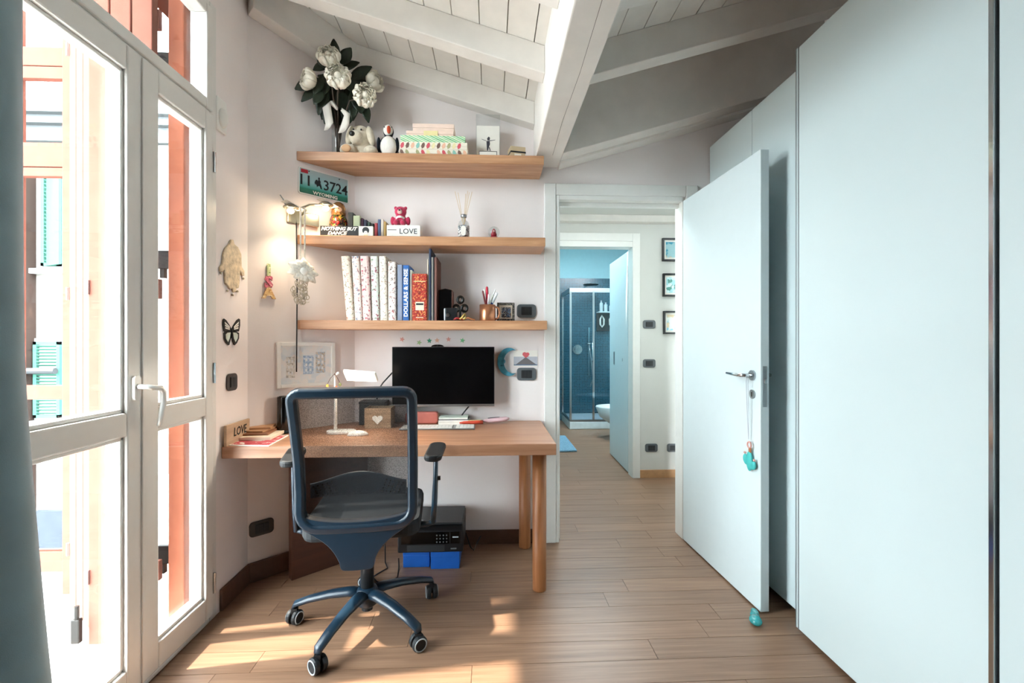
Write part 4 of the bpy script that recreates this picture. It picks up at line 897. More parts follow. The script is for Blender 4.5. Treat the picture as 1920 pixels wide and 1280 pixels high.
# books: local x 0..w, spine towards the room (-y), rests on its lower left edge
def book(name, label, x0, x1, yt, Yf, dep, m, zb, lean=0, group=None, pages='paper', spine_round=.004, h=None, cat='book', hard=True):
    a = at(x0, 640, Y=Yf).x; b = at(x1, 640, Y=Yf).x; w_ = b - a; hh = h if h else at(x0, yt, Y=Yf).z - zb
    t = D.objects.new(name, None); t.empty_display_size = .03; COL.objects.link(t); t.location = (a, Yf, zb); t.rotation_euler = (0, lean, 0); tag(t, label, cat, group)
    e = .0022 if w_ > .012 else w_ * .18
    poly = [(0, .0)] ; r = min(spine_round, w_ / 2.2)
    pr = [(0, dep), (0, r), (r * .3, r * .3), (r, 0), (w_ - r, 0), (w_ - r * .3, r * .3), (w_, r), (w_, dep), (w_ - e, dep), (w_ - e, r + e), (e, r + e), (e, dep)]
    MB().prism(pr, 0, hh).build('cover', m, t)
    B(e, w_ - e, r + e, dep - .004, .003, hh - .003).build('pages', pages, t)
    return t, w_, hh
# small books along the corner
col('bk_dark', '#1a1d1a'); col('bk_sage', '#aab79a'); col('bk_plum', '#4a1f3a'); col('bk_navy', '#242a44'); col('bk_green', '#2e4638'); col('bk_charcoal', '#2a2725'); col('bk_red', '#b33b45'); col('bk_blue', '#44557e'); col('bk_white', '#e2ddd2'); col('bk_ochre', '#b99a5c')
grp = 'small books on the middle shelf'
SB = [(652, 661, 398, 2.645, 'bk_dark', 'tall black small book beside the matryoshka'), (662, 674, 404, 2.64, 'bk_sage', 'sage green small book next to the tall black one'), (676, 680, 409, 2.655, 'bk_plum', 'thin plum coloured small book after the sage green one'), (681, 687, 412, 2.66, 'bk_navy', 'dark navy small book in the middle of the small row'), (688, 693, 416, 2.665, 'bk_green', 'dark green small book right of the navy one'), (694, 700, 419, 2.67, 'bk_charcoal', 'charcoal small book behind the portrait card'), (702, 707, 418, 2.66, 'bk_red', 'thin red small book right of the charcoal one'), (708, 713, 411, 2.655, 'bk_blue', 'slate blue small book left of the white one'), (714, 718, 411, 2.655, 'bk_white', 'white small book beside the lettered box'), (719, 723, 415, 2.655, 'bk_ochre', 'ochre small book touching the lettered box')]
for x0, x1, yt, Y, m, lb in SB: book('book', lb, x0 + .15, x1 + .85, yt, Y, .10, m, zs, group=grp)
# white lettered box with the pink bear on it
cx, w_, h_ = place(725, 788, 422, 2.60, Z2); t = thing('keepsake_box', 'white box lettered in wire script under the pink bear', 'box', (cx, 2.645, zs))
B(-w_ / 2, w_ / 2, -.045, .045, 0, h_).build('body', 'white_plastic', t, bevel=.002); B(-w_ / 2 + .005, -w_ / 2 + .055, -.0462, -.045, h_ * .60, h_ * .64).build('slot', 'dark_grey', t)
text('lettering', 'LOVE', .042, 'ink', t, (w_ * .14, -.0458, h_ * .5), sx=1.0)
zb_ = zs + h_ + .0005
cx, w2_, h2_ = place(730, 770, 384, 2.62, zb_); t = thing('plush_bear', 'pink plush bear sitting on the white lettered box', 'plush toy', (cx, 2.640, zb_)); k = h2_ / .125
col('pink_plush', '#c22a55', rough=.95, bump=.5, bscale=300, sheen=.4); col('pink_pale', '#e0bcb4', rough=.9)
b = MB(); b.ball((0, 0, .038 * k), (.036 * k, .028 * k, .036 * k)); b.ball((0, -.003, .088 * k), (.036 * k, .030 * k, .033 * k))
for s in (-1, 1): b.ball((s * .030 * k, .0, .112 * k), (.011 * k, .008 * k, .011 * k)); b.ball((s * .046 * k, -.006, .032 * k), (.014 * k, .014 * k, .028 * k), M=None); b.ball((s * .020 * k, -.030 * k, .016 * k), (.018 * k, .026 * k, .016 * k))
remesh(b.build('body', 'pink_plush', t), .004)
MB().ball((0, -.029 * k, .082 * k), (.015 * k, .010 * k, .015 * k)).build('muzzle', 'pink_pale', t, smooth=True); MB().ball((0, -.040 * k, .089 * k), (.006 * k, .004 * k, .004 * k)).build('nose', 'black_nose', t, smooth=True)
for dx in (-.012, .012): MB().ball((dx * k, -.031 * k, .098 * k), .0025, 8, 6).build('eye', 'black_nose', t)
MB().grid(8, 3, lambda u, v: ((u - .5) * .052 * k, -.036 * k + .02 * k * (2 * (u - .5)) ** 2, .045 * k + .012 * k * v - .006 * k * (2 * (u - .5)) ** 2)).build('banner', 'paper', t, solid=.002)
# reed diffuser
cx, w_, h_ = place(858, 880, 401, 2.63, Z2); t = thing('reed_diffuser', 'glass reed diffuser bottle with wooden sticks on the middle shelf', 'diffuser', (cx, 2.65, zs)); k = h_
MB().lathe([(r * w_, z * k) for r, z in ((.44, 0), (.48, .02), (.48, .60), (.40, .72), (.20, .80), (.18, .90))], 20).build('bottle', 'vase_glass', t, smooth=True)
speckle('bottle_print', '#e4e2de', ['#55585c', '#8d9196'], 70, .5); MB().lathe([(.487 * w_, .04 * k), (.487 * w_, .56 * k)], 20).build('printed_band', 'bottle_print', t, smooth=True)
MB().prism(rect_round(w_ * .42, k * .38, w_ * .2, 4, 0, k * .33), -w_ * .52, -w_ * .47, 'y').build('label_patch', 'paper', t)
MB().lathe([(.24 * w_, .90 * k), (.26 * w_, .91 * k), (.26 * w_, .98 * k), (.22 * w_, 1.0 * k)], 16).build('collar', 'steel', t, smooth=True)
col('reed', '#d9c09c')
for x1, y1, dy in ((853, 358, .01), (859, 362, -.01), (877, 358, .0), (880, 362, -.012), (885, 358, .012), (873, 361, .02)):
    q = at(x1, y1, Y=2.65) - Vector((cx, 2.65, zs)); MB().tube([(-q.x * .2, -dy * .4, k * .25), (q.x, dy, q.z)], .0016, 6).build('reed', 'reed', t)
# snow globe
cx, w_, h_ = place(915, 937, 419, 2.62, Z2); t = thing('snow_globe', 'small snow globe with red base and red figure on the middle shelf', 'snow globe', (cx, 2.63, zs)); r = w_ / 2
col('globe_red', '#a5142c', rough=.3); MB().lathe([(.78 * r, 0), (.80 * r, .004), (.72 * r, .42 * r), (.60 * r, .55 * r)], 20).build('base', 'globe_red', t, smooth=True)
MB().ball((0, 0, 1.32 * r), r, 20, 14).build('globe', 'vase_glass', t, smooth=True)
fg = MB().lathe([(.45 * r, .58 * r), (.52 * r, .9 * r), (.35 * r, 1.4 * r), (.30 * r, 1.7 * r), (.05 * r, 1.95 * r)], 14).build('figure', 'globe_red', t, smooth=True); MB().ball((0, -.22 * r, 1.45 * r), .22 * r, 10, 8).build('figure_face', 'pink_pale', fg, smooth=True)
# ---- LOWEST SHELF ---------------------------------------------------------
zs = Z3 + .0006; grp = 'floral photo albums on the lowest shelf'
speckle('alb1', '#f0e8da', ['#c08a78', '#a8a08a', '#d9b8a8'], 55, .61); speckle('alb2', '#f0ebe3', ['#b08a8f', '#8f94a8', '#d8a9a2'], 50, .60); speckle('alb3', '#eccfcb', ['#c64a63', '#9c6f74', '#e7e0d4'], 48, .60); speckle('alb4', '#dfe2da', ['#8a9a86', '#9d5a68', '#c5d0cf'], 48, .60); speckle('alb5', '#f2ebdf', ['#cdbfae', '#b99a86', '#a8a69a'], 60, .60); speckle('alb6', '#f0e4dc', ['#a4585a', '#b6968e', '#7d7068'], 52, .61)
AL = [(649, 664, 480, 'alb1', -.085, 'cream floral album leaning at the left end of the album row'), (665, 679, 480, 'alb2', -.055, 'white floral album with mauve sprigs, second in the album row'), (680, 695.5, 480, 'alb3', -.045, 'pink floral album, third in the album row'), (697.5, 711, 480, 'alb4', -.030, 'pale green floral album between the pink and the cream one'), (712.5, 726, 480, 'alb5', -.022, 'cream album with faint print, fifth in the album row'), (727.5, 742.5, 490, 'alb6', -.006, 'shorter rose printed album at the right end of the album row')]
for x0, x1, yt, m, ln, lb in AL: book('photo_album', lb, x0, x1, yt, 2.575, .19, m, zs, ln, grp, spine_round=.010, cat='album')
col('bk_steel', '#8b93a8'); col('bk_cobalt', '#2463ad'); col('bk_mint', '#d3ded2'); grp = 'books on the lowest shelf'
book('book', 'grey blue book between the albums and the cobalt book', 745, 754.5, 496, 2.585, .16, 'bk_steel', zs, 0, grp)
t, w_, hh = book('book', 'cobalt blue book with white vertical title', 755.5, 767, 497, 2.580, .16, 'bk_cobalt', zs, 0, grp)
text('lettering', 'DOLLARS & SENSE', .030, 'white_ink', t, (w_ * .5, -.0006, hh * .5), (math.pi / 2, -math.pi / 2, 0), bold=.0009, sx=1.1)
book('book', 'thin pale green book right of the cobalt one', 767.6, 772, 506, 2.59, .15, 'bk_mint', zs, 0, grp)
speckle('bk_redprint', '#a32318', ['#c94a2c', '#7a120d', '#d98a4a'], 60, .56)
t, w_, hh = book('book', 'thick red patterned book with cream label', 773, 800.5, 513, 2.575, .15, 'bk_redprint', zs, 0, grp)
B(w_ * .22, w_ * .80, -.001, .0, hh * .22, hh * .40).build('label_patch', 'cream_paper', t); B(w_ * .26, w_ * .76, -.0016, -.0008, hh * .33, hh * .37).build('label_print', 'ink', t); B(w_ * .1, w_ * .9, -.0008, .0, hh * .83, hh * .845).build('rule', 'yellow_ribbon', t); B(w_ * .25, w_ * .75, -.0008, .0, hh * .06, hh * .075).build('rule', 'cream_paper', t)
text('lettering', 'TINTIN' if False else 'LA RUE', .018, 'cream_paper', t, (w_ * .5, -.0006, hh * .91), bold=.0004) if False else None
col('mag_navy', '#1b2742'); col('mag_brown', '#6b4138'); col('mag_black', '#1a1413')
grp = 'thin magazines on the lowest shelf'
book('magazine', 'thin cream magazine beside the thick red book', 801.3, 803.4, 486, 2.585, .20, 'cream_paper', zs, 0, grp, cat='magazine')
book('magazine', 'tall navy magazine, tallest on the lowest shelf', 804, 808.6, 466, 2.58, .20, 'mag_navy', zs, 0, grp, cat='magazine')
book('magazine', 'thin white magazine right of the tall navy one', 809.2, 811, 482, 2.585, .20, 'paper', zs, 0, grp, cat='magazine')
book('magazine', 'thin black magazine left of the brown folder', 811.4, 814, 482, 2.585, .20, 'mag_black', zs, 0, grp, cat='magazine')
book('folder', 'brown folder beside the black speaker', 814.6, 819.5, 482, 2.58, .20, 'mag_brown', zs, 0, grp, cat='folder')
# speaker with wooden side
cx, w_, h_ = place(822, 848, 541, 2.60, Z3); t = thing('speaker', 'small black speaker with reddish wooden sides on the lowest shelf', 'speaker', (cx, 2.66, zs)); col('mahog', '#5a2a1c')
MB().prism([(-w_ / 2 + .004, 0), (w_ / 2 - .004, 0), (w_ / 2 - .004, h_ * .96), (0, h_), (-w_ / 2 + .004, h_ * .96)], -.06, .06, 'y').build('cabinet', 'black_gloss', t, bevel=.002)
for s in (-1, 1): B(s * w_ / 2 - .002 - .002 * s, s * w_ / 2 + .002 - .002 * s, -.058, .06, 0, h_ * .95).build('side_panel', 'mahog', t)
# little camera-like clock, trefoil figurine, scarf, mug, pens, frame
cx, w_, h_ = place(833, 857, 577, 2.575, Z3); t = thing('toy_camera', 'small black toy camera with silver lens in front of the speaker', 'camera', (cx, 2.585, zs)); B(-w_ / 2, w_ / 2, -.012, .012, 0, h_).build('body', 'black_plastic', t, bevel=.004); B(-w_ / 2 - .001, -w_ / 2 + .010, -.013, .013, .0, h_ * .95).build('grip', 'steel', t, bevel=.003); MB().prism(circ(.011, 16, -.016, h_ * .42), -.020, -.012, 'y').build('lens', 'chrome', t)
cx, w_, h_ = place(850, 876, 552, 2.63, Z3); t = thing('trefoil_figurine', 'black trefoil shaped figurine standing right of the speaker', 'figurine', (cx, 2.635, zs)); col('fig_black', '#120f0d', rough=.3)
B(-.018, .018, -.012, .012, 0, .012).build('base', 'fig_black', t, bevel=.002); MB().tube([(0, 0, .01), (0, 0, h_ * .45)], .006, 8).build('stem', 'fig_black', t)
for dx, dz in ((-.024, h_ * .48), (.024, h_ * .48), (0, h_ * .80)): MB().tube([(dx + .016 * math.cos(k2 * math.pi / 8), 0, dz + .018 * math.sin(k2 * math.pi / 8)) for k2 in range(16)], .008, 8, closed=True).build('ring', 'fig_black', t, smooth=True)
cx, w_, h_ = place(848, 890, 584, 2.58, Z3); t = thing('knotted_cord', 'yellow and red knotted cord lying on the lowest shelf', 'cord', (cx, 2.578, zs)); col('cord_yellow', '#cdb765'); col('cord_red', '#a32a2a'); col('cord_tan', '#a5683f')
MB().tube([(-.02, 0, .008), (-.005, -.004, .022), (.008, 0, .040), (.012, .004, .018), (.0, -.008, .008)], .0055, 8).build('loop', 'cord_yellow', t, smooth=True); MB().tube([(-.055, 0, .006), (-.04, -.003, .014), (-.02, .003, .012), (.0, 0, .006)], .006, 8).build('strand', 'cord_red', t, smooth=True); MB().tube([(.0, .004, .006), (.025, 0, .016), (.045, .002, .008), (.065, -.002, .005)], .005, 8).build('strand', 'cord_tan', t, smooth=True)
cx, w_, h_ = place(899, 929, 571, 2.59, Z3); mug0 = Vector((cx, 2.61, zs)); t = thing('copper_mug', 'copper mug holding pens on the lowest shelf', 'mug', mug0); mat('copper', '#c98a66', .32, .85, var=.06); r = w_ / 2
MB().lathe([(r * .96, 0), (r, .003), (r, h_), (r * .93, h_), (r * .93, .004), (.001, .004)], 28).build('body', 'copper', t, smooth=True)
MB().tube([(r * .95, -.004, h_ * .88), (r + .018, -.006, h_ * .80), (r + .024, -.006, h_ * .5), (r + .016, -.006, h_ * .18), (r * .95, -.004, h_ * .1)], .0055, 8).build('handle', 'copper', t, smooth=True)
PENS = [(905, 545, '#6d2a2a', 'dark red pen in the copper mug, farthest left', .004, '#8c3a3a'), (908, 541, '#e8e4dc', 'white pen standing in the copper mug behind the dark red one', .0035, '#e8e4dc'), (913, 537, '#b9243c', 'crimson marker, tallest in the copper mug', .0055, '#d0304a'), (917, 551, '#e7dfe0', 'white and pink pen leaning in the copper mug', .004, '#c05a72'), (925, 552, '#2fa944', 'green marker in the copper mug', .0055, '#e9efe6'), (932, 548, '#14438a', 'blue marker, farthest right in the copper mug', .006, '#e9ecef'), (929, 541, '#efefec', 'white pencil behind the green marker in the copper mug', .003, '#cfcfc8')]
for i, (x, y, c, lb, rad, cap) in enumerate(PENS):
    q = at(x, y, Y=2.61) - mug0; cn = 'pen_%d' % i; col(cn, c, rough=.35); col(cn + 'c', cap, rough=.35); dy = (-.012, .012, 0, -.016, .008, .004, .018)[i]
    r0 = Vector((-q.x * .35, dy * .8, .005 + rad * .5)); d_ = Vector((q.x, dy, q.z)) - r0; tp = r0 + d_
    t = thing('pen', lb, 'pen', mug0, 0, 'pens in the copper mug')
    rad *= 1.3; MB().tube([r0, r0 + d_ * .62], rad, 8).build('barrel', cn, t, smooth=True); MB().tube([r0 + d_ * .62, r0 + d_ * .96, tp], [rad * 1.1, rad * 1.1, rad * .5], 8).build('cap', cn + 'c' if i in (4, 5) else cn, t, smooth=True)
cx, w_, h_ = place(931, 964, 565, 2.63, Z3); t = thing('framed_photo', 'small square photo frame with dark patterned border beside the copper mug', 'photo frame', (cx + .004, 2.675, zs), 0); t.rotation_euler = (-.12, 0, 0)
speckle('frame_dark', '#2a2624', ['#8c857a', '#5a5048'], 130, .52); w_ *= 1.02; h_ *= .97
o = frame_ring(w_, h_, .014, .012, 'frame_dark', t, .0); o.location = (0, 0, h_ / 2); B(-w_ / 2 + .012, w_ / 2 - .012, -.006, -.002, .012, h_ - .012).build('mount', 'cream_paper', t); speckle('photo_blue', '#6a86a8', ['#34465f', '#c9c3bb', '#4a3c3a'], 80, .52); B(-w_ / 2 + .026, w_ / 2 - .022, -.0068, -.005, .022, h_ - .028).build('photo', 'photo_blue', t)
# ---- BACK WALL BETWEEN DESK AND SHELF -------------------------------------
col('star_coral', '#e0a094'); col('star_lime', '#a9c48c'); col('star_green', '#3f9a74'); col('star_peach', '#e3b49a'); col('star_mint', '#7cc48c')
for x, y, c, lb in ((754, 636, 'star_coral', 'coral star sticker, leftmost above the monitor'), (786, 642, 'star_lime', 'lime star sticker, lowest above the monitor'), (805, 638.5, 'star_green', 'dark green star sticker above the monitor'), (819.5, 638, 'star_peach', 'peach star sticker directly above the webcam'), (841, 636, 'star_coral', 'coral star sticker right of the webcam'), (867, 638, 'star_mint', 'mint green star sticker, rightmost above the monitor')):
    o = MB().prism([((.017 if k % 2 == 0 else .0075) * math.sin(k * math.pi / 5), (.017 if k % 2 == 0 else .0075) * math.cos(k * math.pi / 5)) for k in range(10)], -.0025, -.0005, 'y').build('star_sticker', c, None, at(x, y, Y=YB), (0, random.uniform(-.4, .4), 0)); tag(o, lb, 'sticker', 'star stickers')
mat('moon_blue', '#4b93aa', .25, .0, var=.35, scale=30, bump=.5, bscale=50)
p0 = at(948, 678, Y=YB); t = thing('moon_ornament', 'blue glazed crescent moon with a face, on the wall right of the monitor', 'ornament', p0); R = .086
oc = [(R * math.cos(a), R * math.sin(a)) for a in [math.radians(60 + 240 * k / 22) for k in range(23)]]
ic = [(.034 + .072 * math.cos(a), .071 * math.sin(a)) for a in [math.radians(285 - 210 * k / 18) for k in range(19)]]
MB().prism([(x * .82 + .02, z) for x, z in oc + ic], -.022, -.002, 'y').build('crescent', 'moon_blue', t, bevel=.006)
MB().ball((-.012, -.020, .004), (.010, .008, .014)).build('nose', 'moon_blue', t, smooth=True); MB().ball((-.030, -.022, .024), (.009, .006, .005)).build('eyelid', 'moon_blue', t, smooth=True); MB().tube([(-.03, -.022, -.022), (-.018, -.023, -.024), (-.010, -.020, -.019)], .0035, 7).build('lips', 'moon_blue', t, smooth=True)
p0 = at(985.5, 672, Y=YB); t = thing('postcard', 'postcard of a grey mountain with red heart, pinned above the switch plate', 'postcard', p0); B(-.075, .075, -.002, -.0005, -.048, .050).build('card', 'paper', t); col('mist', '#b9bdc6'); col('mount', '#6e6a6c'); col('lake', '#59728f')
B(-.073, .073, -.003, -.0018, -.040, .012).build('sky_print', 'mist', t); MB().prism([(-.06, -.036), (.065, -.036), (.03, -.012), (.0, .010), (-.02, -.006)], -.0036, -.0028, 'y').build('mountain_print', 'mount', t); B(-.073, .073, -.0040, -.0034, -.042, -.036).build('water_print', 'lake', t); col('heart_coral', '#d2656a'); MB().prism([(0, .004), (-.020, .022), (-.018, .036), (-.006, .040), (.004, .036), (.016, .038), (.024, .028), (.014, .012)], -.0046, -.0034, 'y').build('heart', 'heart_coral', t)
# ---- DESK ------------------------------------------------------------------
zd = ZD + .0006
mx0, mx1 = at(735, 650, Y=2.69).x, at(927, 650, Y=2.69).x; mzb, mzt = at(830, 762, Y=2.69).z, at(830, 650, Y=2.69).z; mw = mx1 - mx0
t = thing('monitor', 'wide black flat monitor on the wall above the desk', 'monitor', ((mx0 + mx1) / 2, 2.72, zd)); a, b = mzb - zd, mzt - zd
B(-mw / 2, mw / 2, -.03, .0, a + .014, b).build('housing', 'black_plastic', t, bevel=.003); B(-mw / 2 + .004, mw / 2 - .004, -.0315, -.0295, a + .016, b - .005).build('screen', 'screen', t); B(-mw / 2, mw / 2, -.032, -.002, a, a + .0135).build('chin', 'steel', t, bevel=.002)
B(-.15, .15, 0, .03, a + .05, b - .06).build('back_bulge', 'black_plastic', t, bevel=.008); B(-.06, .06, .03, .068, (a + b) / 2 - .05, (a + b) / 2 + .05).build('wall_bracket', 'steel', t, bevel=.004)
wc = thing('webcam', 'small black webcam perched on the monitor edge', 'webcam', ((mx0 + mx1) / 2 - .035, 2.705, zd + b)); MB().prism([(-.038, .001), (.038, .001), (.030, .009), (.012, .013), (-.012, .013), (-.030, .009)], -.02, .012, 'y').build('body', 'black_gloss', wc, bevel=.002); MB().prism(circ(.004, 10, 0, .006), -.0215, -.0195, 'y').build('lens', 'dark_grey', wc)
# cylindrical speaker
p = at(532, 812, z=ZD); t = thing('speaker', 'tall black cylindrical speaker on the desk by the slanted wall', 'speaker', (p.x, p.y, zd)); pxm = F / p.y * .98; r = 10.8 / pxm; h_ = 66 / pxm
MB().lathe([(r * 1.1, 0), (r * 1.1, .008), (r * .98, .014), (r, .02), (r, h_ - .006), (r * .94, h_), (.001, h_)], 28).build('body', 'black_gloss', t, smooth=True); MB().lathe([(r * .7, h_), (r * .7, h_ + .002)], 24).build('top_grille', 'dark_grey', t)
# red patterned mat with envelopes and the little sign
q = [at(x, y, z=ZD) for x, y in ((429, 836), (504, 837), (541, 817), (470, 816))]; p0 = (q[0] + q[2]) / 2; p0.z = zd
t = thing('placemat', 'red and white patterned placemat on the left end of the desk', 'placemat', p0); MB().prism([(max(v.x, XL + .006) - p0.x, v.y - p0.y) for v in q], 0, .004).build('mat', 'paper', t); speckle('red_print', '#e8dcd4', ['#b5323c', '#c9505a'], 34, .46)
MB().prism([((max(v.x, XL + .006) - p0.x) * .94, (v.y - p0.y) * .90) for v in q], .004, .005).build('print', 'red_print', t)
ze = zd + .0055; grp = 'envelopes stacked on the placemat'; col('env_tan', '#b98d68'); col('env_brown', '#8f5f43')
for i, (x0, x1, y0, y1, hh, m, rz, lb) in enumerate(((440, 497, 829, 815, .016, 'cream_paper', .05, 'cream box of cards at the bottom of the stack on the placemat'), (446, 490, 826, 813, .010, 'env_brown', .12, 'brown envelope in the middle of the stack on the placemat'), (443, 488, 824, 811, .008, 'env_tan', -.05, 'tan envelope on the stack below the top one'), (452, 492, 821, 809, .010, 'env_tan', .22, 'topmost tan envelope of the stack on the placemat'))):
    a_, b_2 = at(x0, y0, z=ZD), at(x1, y0, z=ZD); d0 = at(x0, y1, z=ZD).y - a_.y; w_ = b_2.x - a_.x
    t = thing('envelope', lb, 'envelope', ((a_.x + b_2.x) / 2 + .01, a_.y + d0 / 2 + .01, ze), rz, grp); B(-w_ / 2, w_ / 2, -d0 / 2, d0 / 2, 0, hh - .001).build('body', m, t, bevel=.001)
    MB().prism([(-w_ / 2 + .004, -d0 / 2 + .002), (w_ / 2 - .004, -d0 / 2 + .002), (0, d0 * .05)], hh - .001, hh - .0003).build('flap', m, t); ze += hh
pa, pb = at(424, 836, X=XL + .03), at(461, 834, X=XL + .012); t = thing('wooden_sign', 'small wooden sign with black lettering leaning on the wall at the desk end', 'sign', (XL + .010, (pa.y + pb.y) / 2 + .01, zd), math.pi / 2)
sw_ = pb.y - pa.y; shh = at(442, 792, X=XL + .02).z - ZD; B(-sw_ / 2, sw_ / 2, -.016, -.004, 0, shh).build('board', 'pale_wood', t, bevel=.001); text('lettering', 'LOVE', .058, 'ink', t, (.012, -.0168, shh * .55), bold=.0004, shear=.15, sx=.8)
# desk lamp
p = at(640, 812, z=ZD); lp = Vector((p.x, p.y, zd)); t = thing('desk_lamp', 'white desk lamp with lit bar head and thin stem, behind the chair back', 'lamp', lp)
MB().prism(rect_round(.15, .085, .04, 6), 0, .016).build('base', 'white_plastic', t, bevel=.004)
q = at(629, 700, Y=lp.y) - lp; MB().tube([(q.x, 0, .012), (q.x, 0, q.z * .6), (q.x, 0, q.z - .01), (q.x + .02, -.01, q.z + .005)], [.009, .008, .007, .007], 10).build('stem', 'white_plastic', t, smooth=True)
ha, hb2 = at(644, 704, Y=lp.y - .05) - lp, at(705, 708, Y=lp.y - .05) - lp; hm = (ha + hb2) / 2
hd2 = MB().prism([(-.08, -.040), (.085, -.034), (.09, .034), (-.075, .040)], -.002, .016).build('head', 'white_plastic', t, hm, (-.72, .06, 0), bevel=.006)
col('led_glow', '#fff1dc', emit=3); MB().prism([(-.074, -.034), (.078, -.029), (.082, .029), (-.070, .034)], -.0045, -.0022).build('light_panel', 'led_glow', hd2)
area('desk_lamp_light', tuple(lp + hm + Vector((0, -.02, -.02))), (-.5, .06, 0), .14, .06, .45, (1, .87, .68))
hg = thing('bead_pendant', 'bead pendants hung on the stem of the desk lamp', 'pendant', lp + Vector((q.x, -.014, q.z - .03))); col('bead_orange', '#d2622c'); col('bead_yellow', '#d9b85a'); col('bead_olive', '#6c6f45')
for dx, dz, m in ((-.035, -.025, 'bead_yellow'), (.010, -.035, 'bead_orange'), (.030, -.018, 'bead_olive')):
    th_ = MB().tube([(0, 0, .03), (dx * .6, -.004, .005), (dx, -.006, dz)], .0012, 6).build('thread', 'mahog', hg); MB().ball((dx, -.006, dz - .008), (.008, .006, .010), 10, 8).build('bead', m, th_, smooth=True)
# mouse
p = at(667, 809, z=ZD); t = thing('computer_mouse', 'white computer mouse on the desk behind the mesh backrest', 'mouse', (p.x + .04, p.y - .10, zd), .1); MB().ball((0, 0, 0), (.055, .03, .026)).build('shell', 'white_plastic', t, (0, 0, .0), smooth=True)
t.children[0].data.transform(Matrix.Translation((0, 0, 0)));
for v_ in t.children[0].data.vertices: v_.co.z = max(0, v_.co.z)
# heart box, dark box
p = at(708, 803, z=ZD); pxm = F / p.y; w_, h_ = 48 / pxm, 37 / pxm; t = thing('planter_box', 'small wooden box with pale heart on its front, on the desk', 'box', (p.x, p.y + .055, zd)); wood('rustic', '#8d7257', '#bda184', .7, (6, 60, 60))
bb = MB(); e = .008; dq = .055; bb.box(-w_ / 2, w_ / 2, -dq, -dq + e, 0, h_).box(-w_ / 2, w_ / 2, dq - e, dq, 0, h_).box(-w_ / 2, -w_ / 2 + e, -dq + e, dq - e, 0, h_).box(w_ / 2 - e, w_ / 2, -dq + e, dq - e, 0, h_).box(-w_ / 2 + e, w_ / 2 - e, -dq + e, dq - e, 0, .01); bb.build('box', 'rustic', t)
MB().prism([(.0, .022), (-.028, .050), (-.029, .063), (-.018, .071), (-.006, .069), (0, .062), (.006, .069), (.018, .071), (.029, .063), (.028, .050)], -dq - .004, -dq, 'y').build('heart', 'paper', t, bevel=.001)
p = at(690, 795, z=ZD); t = thing('storage_box', 'dark grey box behind the wooden heart box', 'box', (p.x + .03, 2.728, zd)); B(-.075, .075, -.05, .05, 0, .12).build('body', 'dark_grey', t, bevel=.004); B(-.077, .077, -.052, .052, .12, .135).build('lid', 'dark_grey', t, bevel=.003)
# keyboard
a_, b_2, c_3 = at(748, 807, z=ZD), at(890, 806, z=ZD), at(885, 797, z=ZD); kw, kd = b_2.x - a_.x, .118; t = thing('keyboard', 'slim white keyboard on the desk in front of the monitor', 'keyboard', ((a_.x + b_2.x) / 2, a_.y + kd / 2, zd)); B(-kw / 2, kw / 2, -kd / 2, kd / 2, 0, .008).build('body', 'steel', t, bevel=.003)
kb = MB()
for r_ in range(6):
    for c_2 in range(20):
        if c_2 == 14 or (c_2 == 16 and False): continue
        x0 = -kw / 2 + .006 + (kw - .012) * c_2 / 20; y0 = -kd / 2 + .006 + (kd - .012) * r_ / 6; kb.box(x0 + .001, x0 + (kw - .012) / 20 - .001, y0 + .001, y0 + (kd - .012) / 6 - .001, .008, .0105)
stuff(kb.build('keys', 'white_plastic', t))
# pencil case, notebooks, red pouch, pink brush
p = at(800, 795, z=ZD); pxm = F / p.y; col('rose_leather', '#b5665a', rough=.45, var=.1); t = thing('pencil_case', 'rose leather pencil case on the desk below the monitor', 'pencil case', (p.x - .02, p.y + .03, zd)); MB().prism(rect_round(.19, .07, .02, 5, -.01, .036), -.03, .03, 'y').build('case', 'rose_leather', t, bevel=.008); MB().tube([(-.1, -.0, .0715), (.08, 0, .0715)], .003, 6).build('zip', 'steel', t); B(.082, .09, -.005, .005, .03, .06).build('zip_pull', 'brass_dull', t)
grp = 'notebooks stacked below the monitor'
zn = zd
for i, (x0, x1, hh, m, lb) in enumerate(((823, 880, .020, 'bk_white', 'white notebook at the bottom of the small stack below the monitor'), (823.5, 878, .012, 'bk_dark', 'dark notebook in the small stack below the monitor'), (824, 877, .010, 'bk_mint', 'pale notebook on top of the small stack below the monitor'))):
    a_, b_2 = at(x0, 795, z=ZD), at(x1, 795, z=ZD); t = thing('notebook', lb, 'notebook', ((a_.x + b_2.x) / 2, 2.715, zn), 0, grp); w_ = b_2.x - a_.x
    B(-w_ / 2, w_ / 2, -.055, .055, 0, hh - .0006).build('pages', 'paper', t); B(-w_ / 2 - .001, w_ / 2 + .001, -.056, .056, hh * .62, hh - .0003).build('cover', m, t); zn += hh
p = at(884, 797, z=ZD); col('orange_red', '#c9472f', rough=.5); t = thing('pen_pouch', 'orange red pouch lying on the desk right of the keyboard', 'pouch', (p.x, p.y + .02, zd + .0115), .06); MB().tube([(-.07, 0, 0), (-.045, 0, .001), (.03, 0, .002), (.066, 0, .002)], [.006, .014, .018, .017], 10, flat=.62).build('pouch', 'orange_red', t, smooth=True); MB().tube([(-.02, -.002, .0125), (.055, -.002, .0135)], .0022, 6).build('zip', 'yellow_ribbon', t)
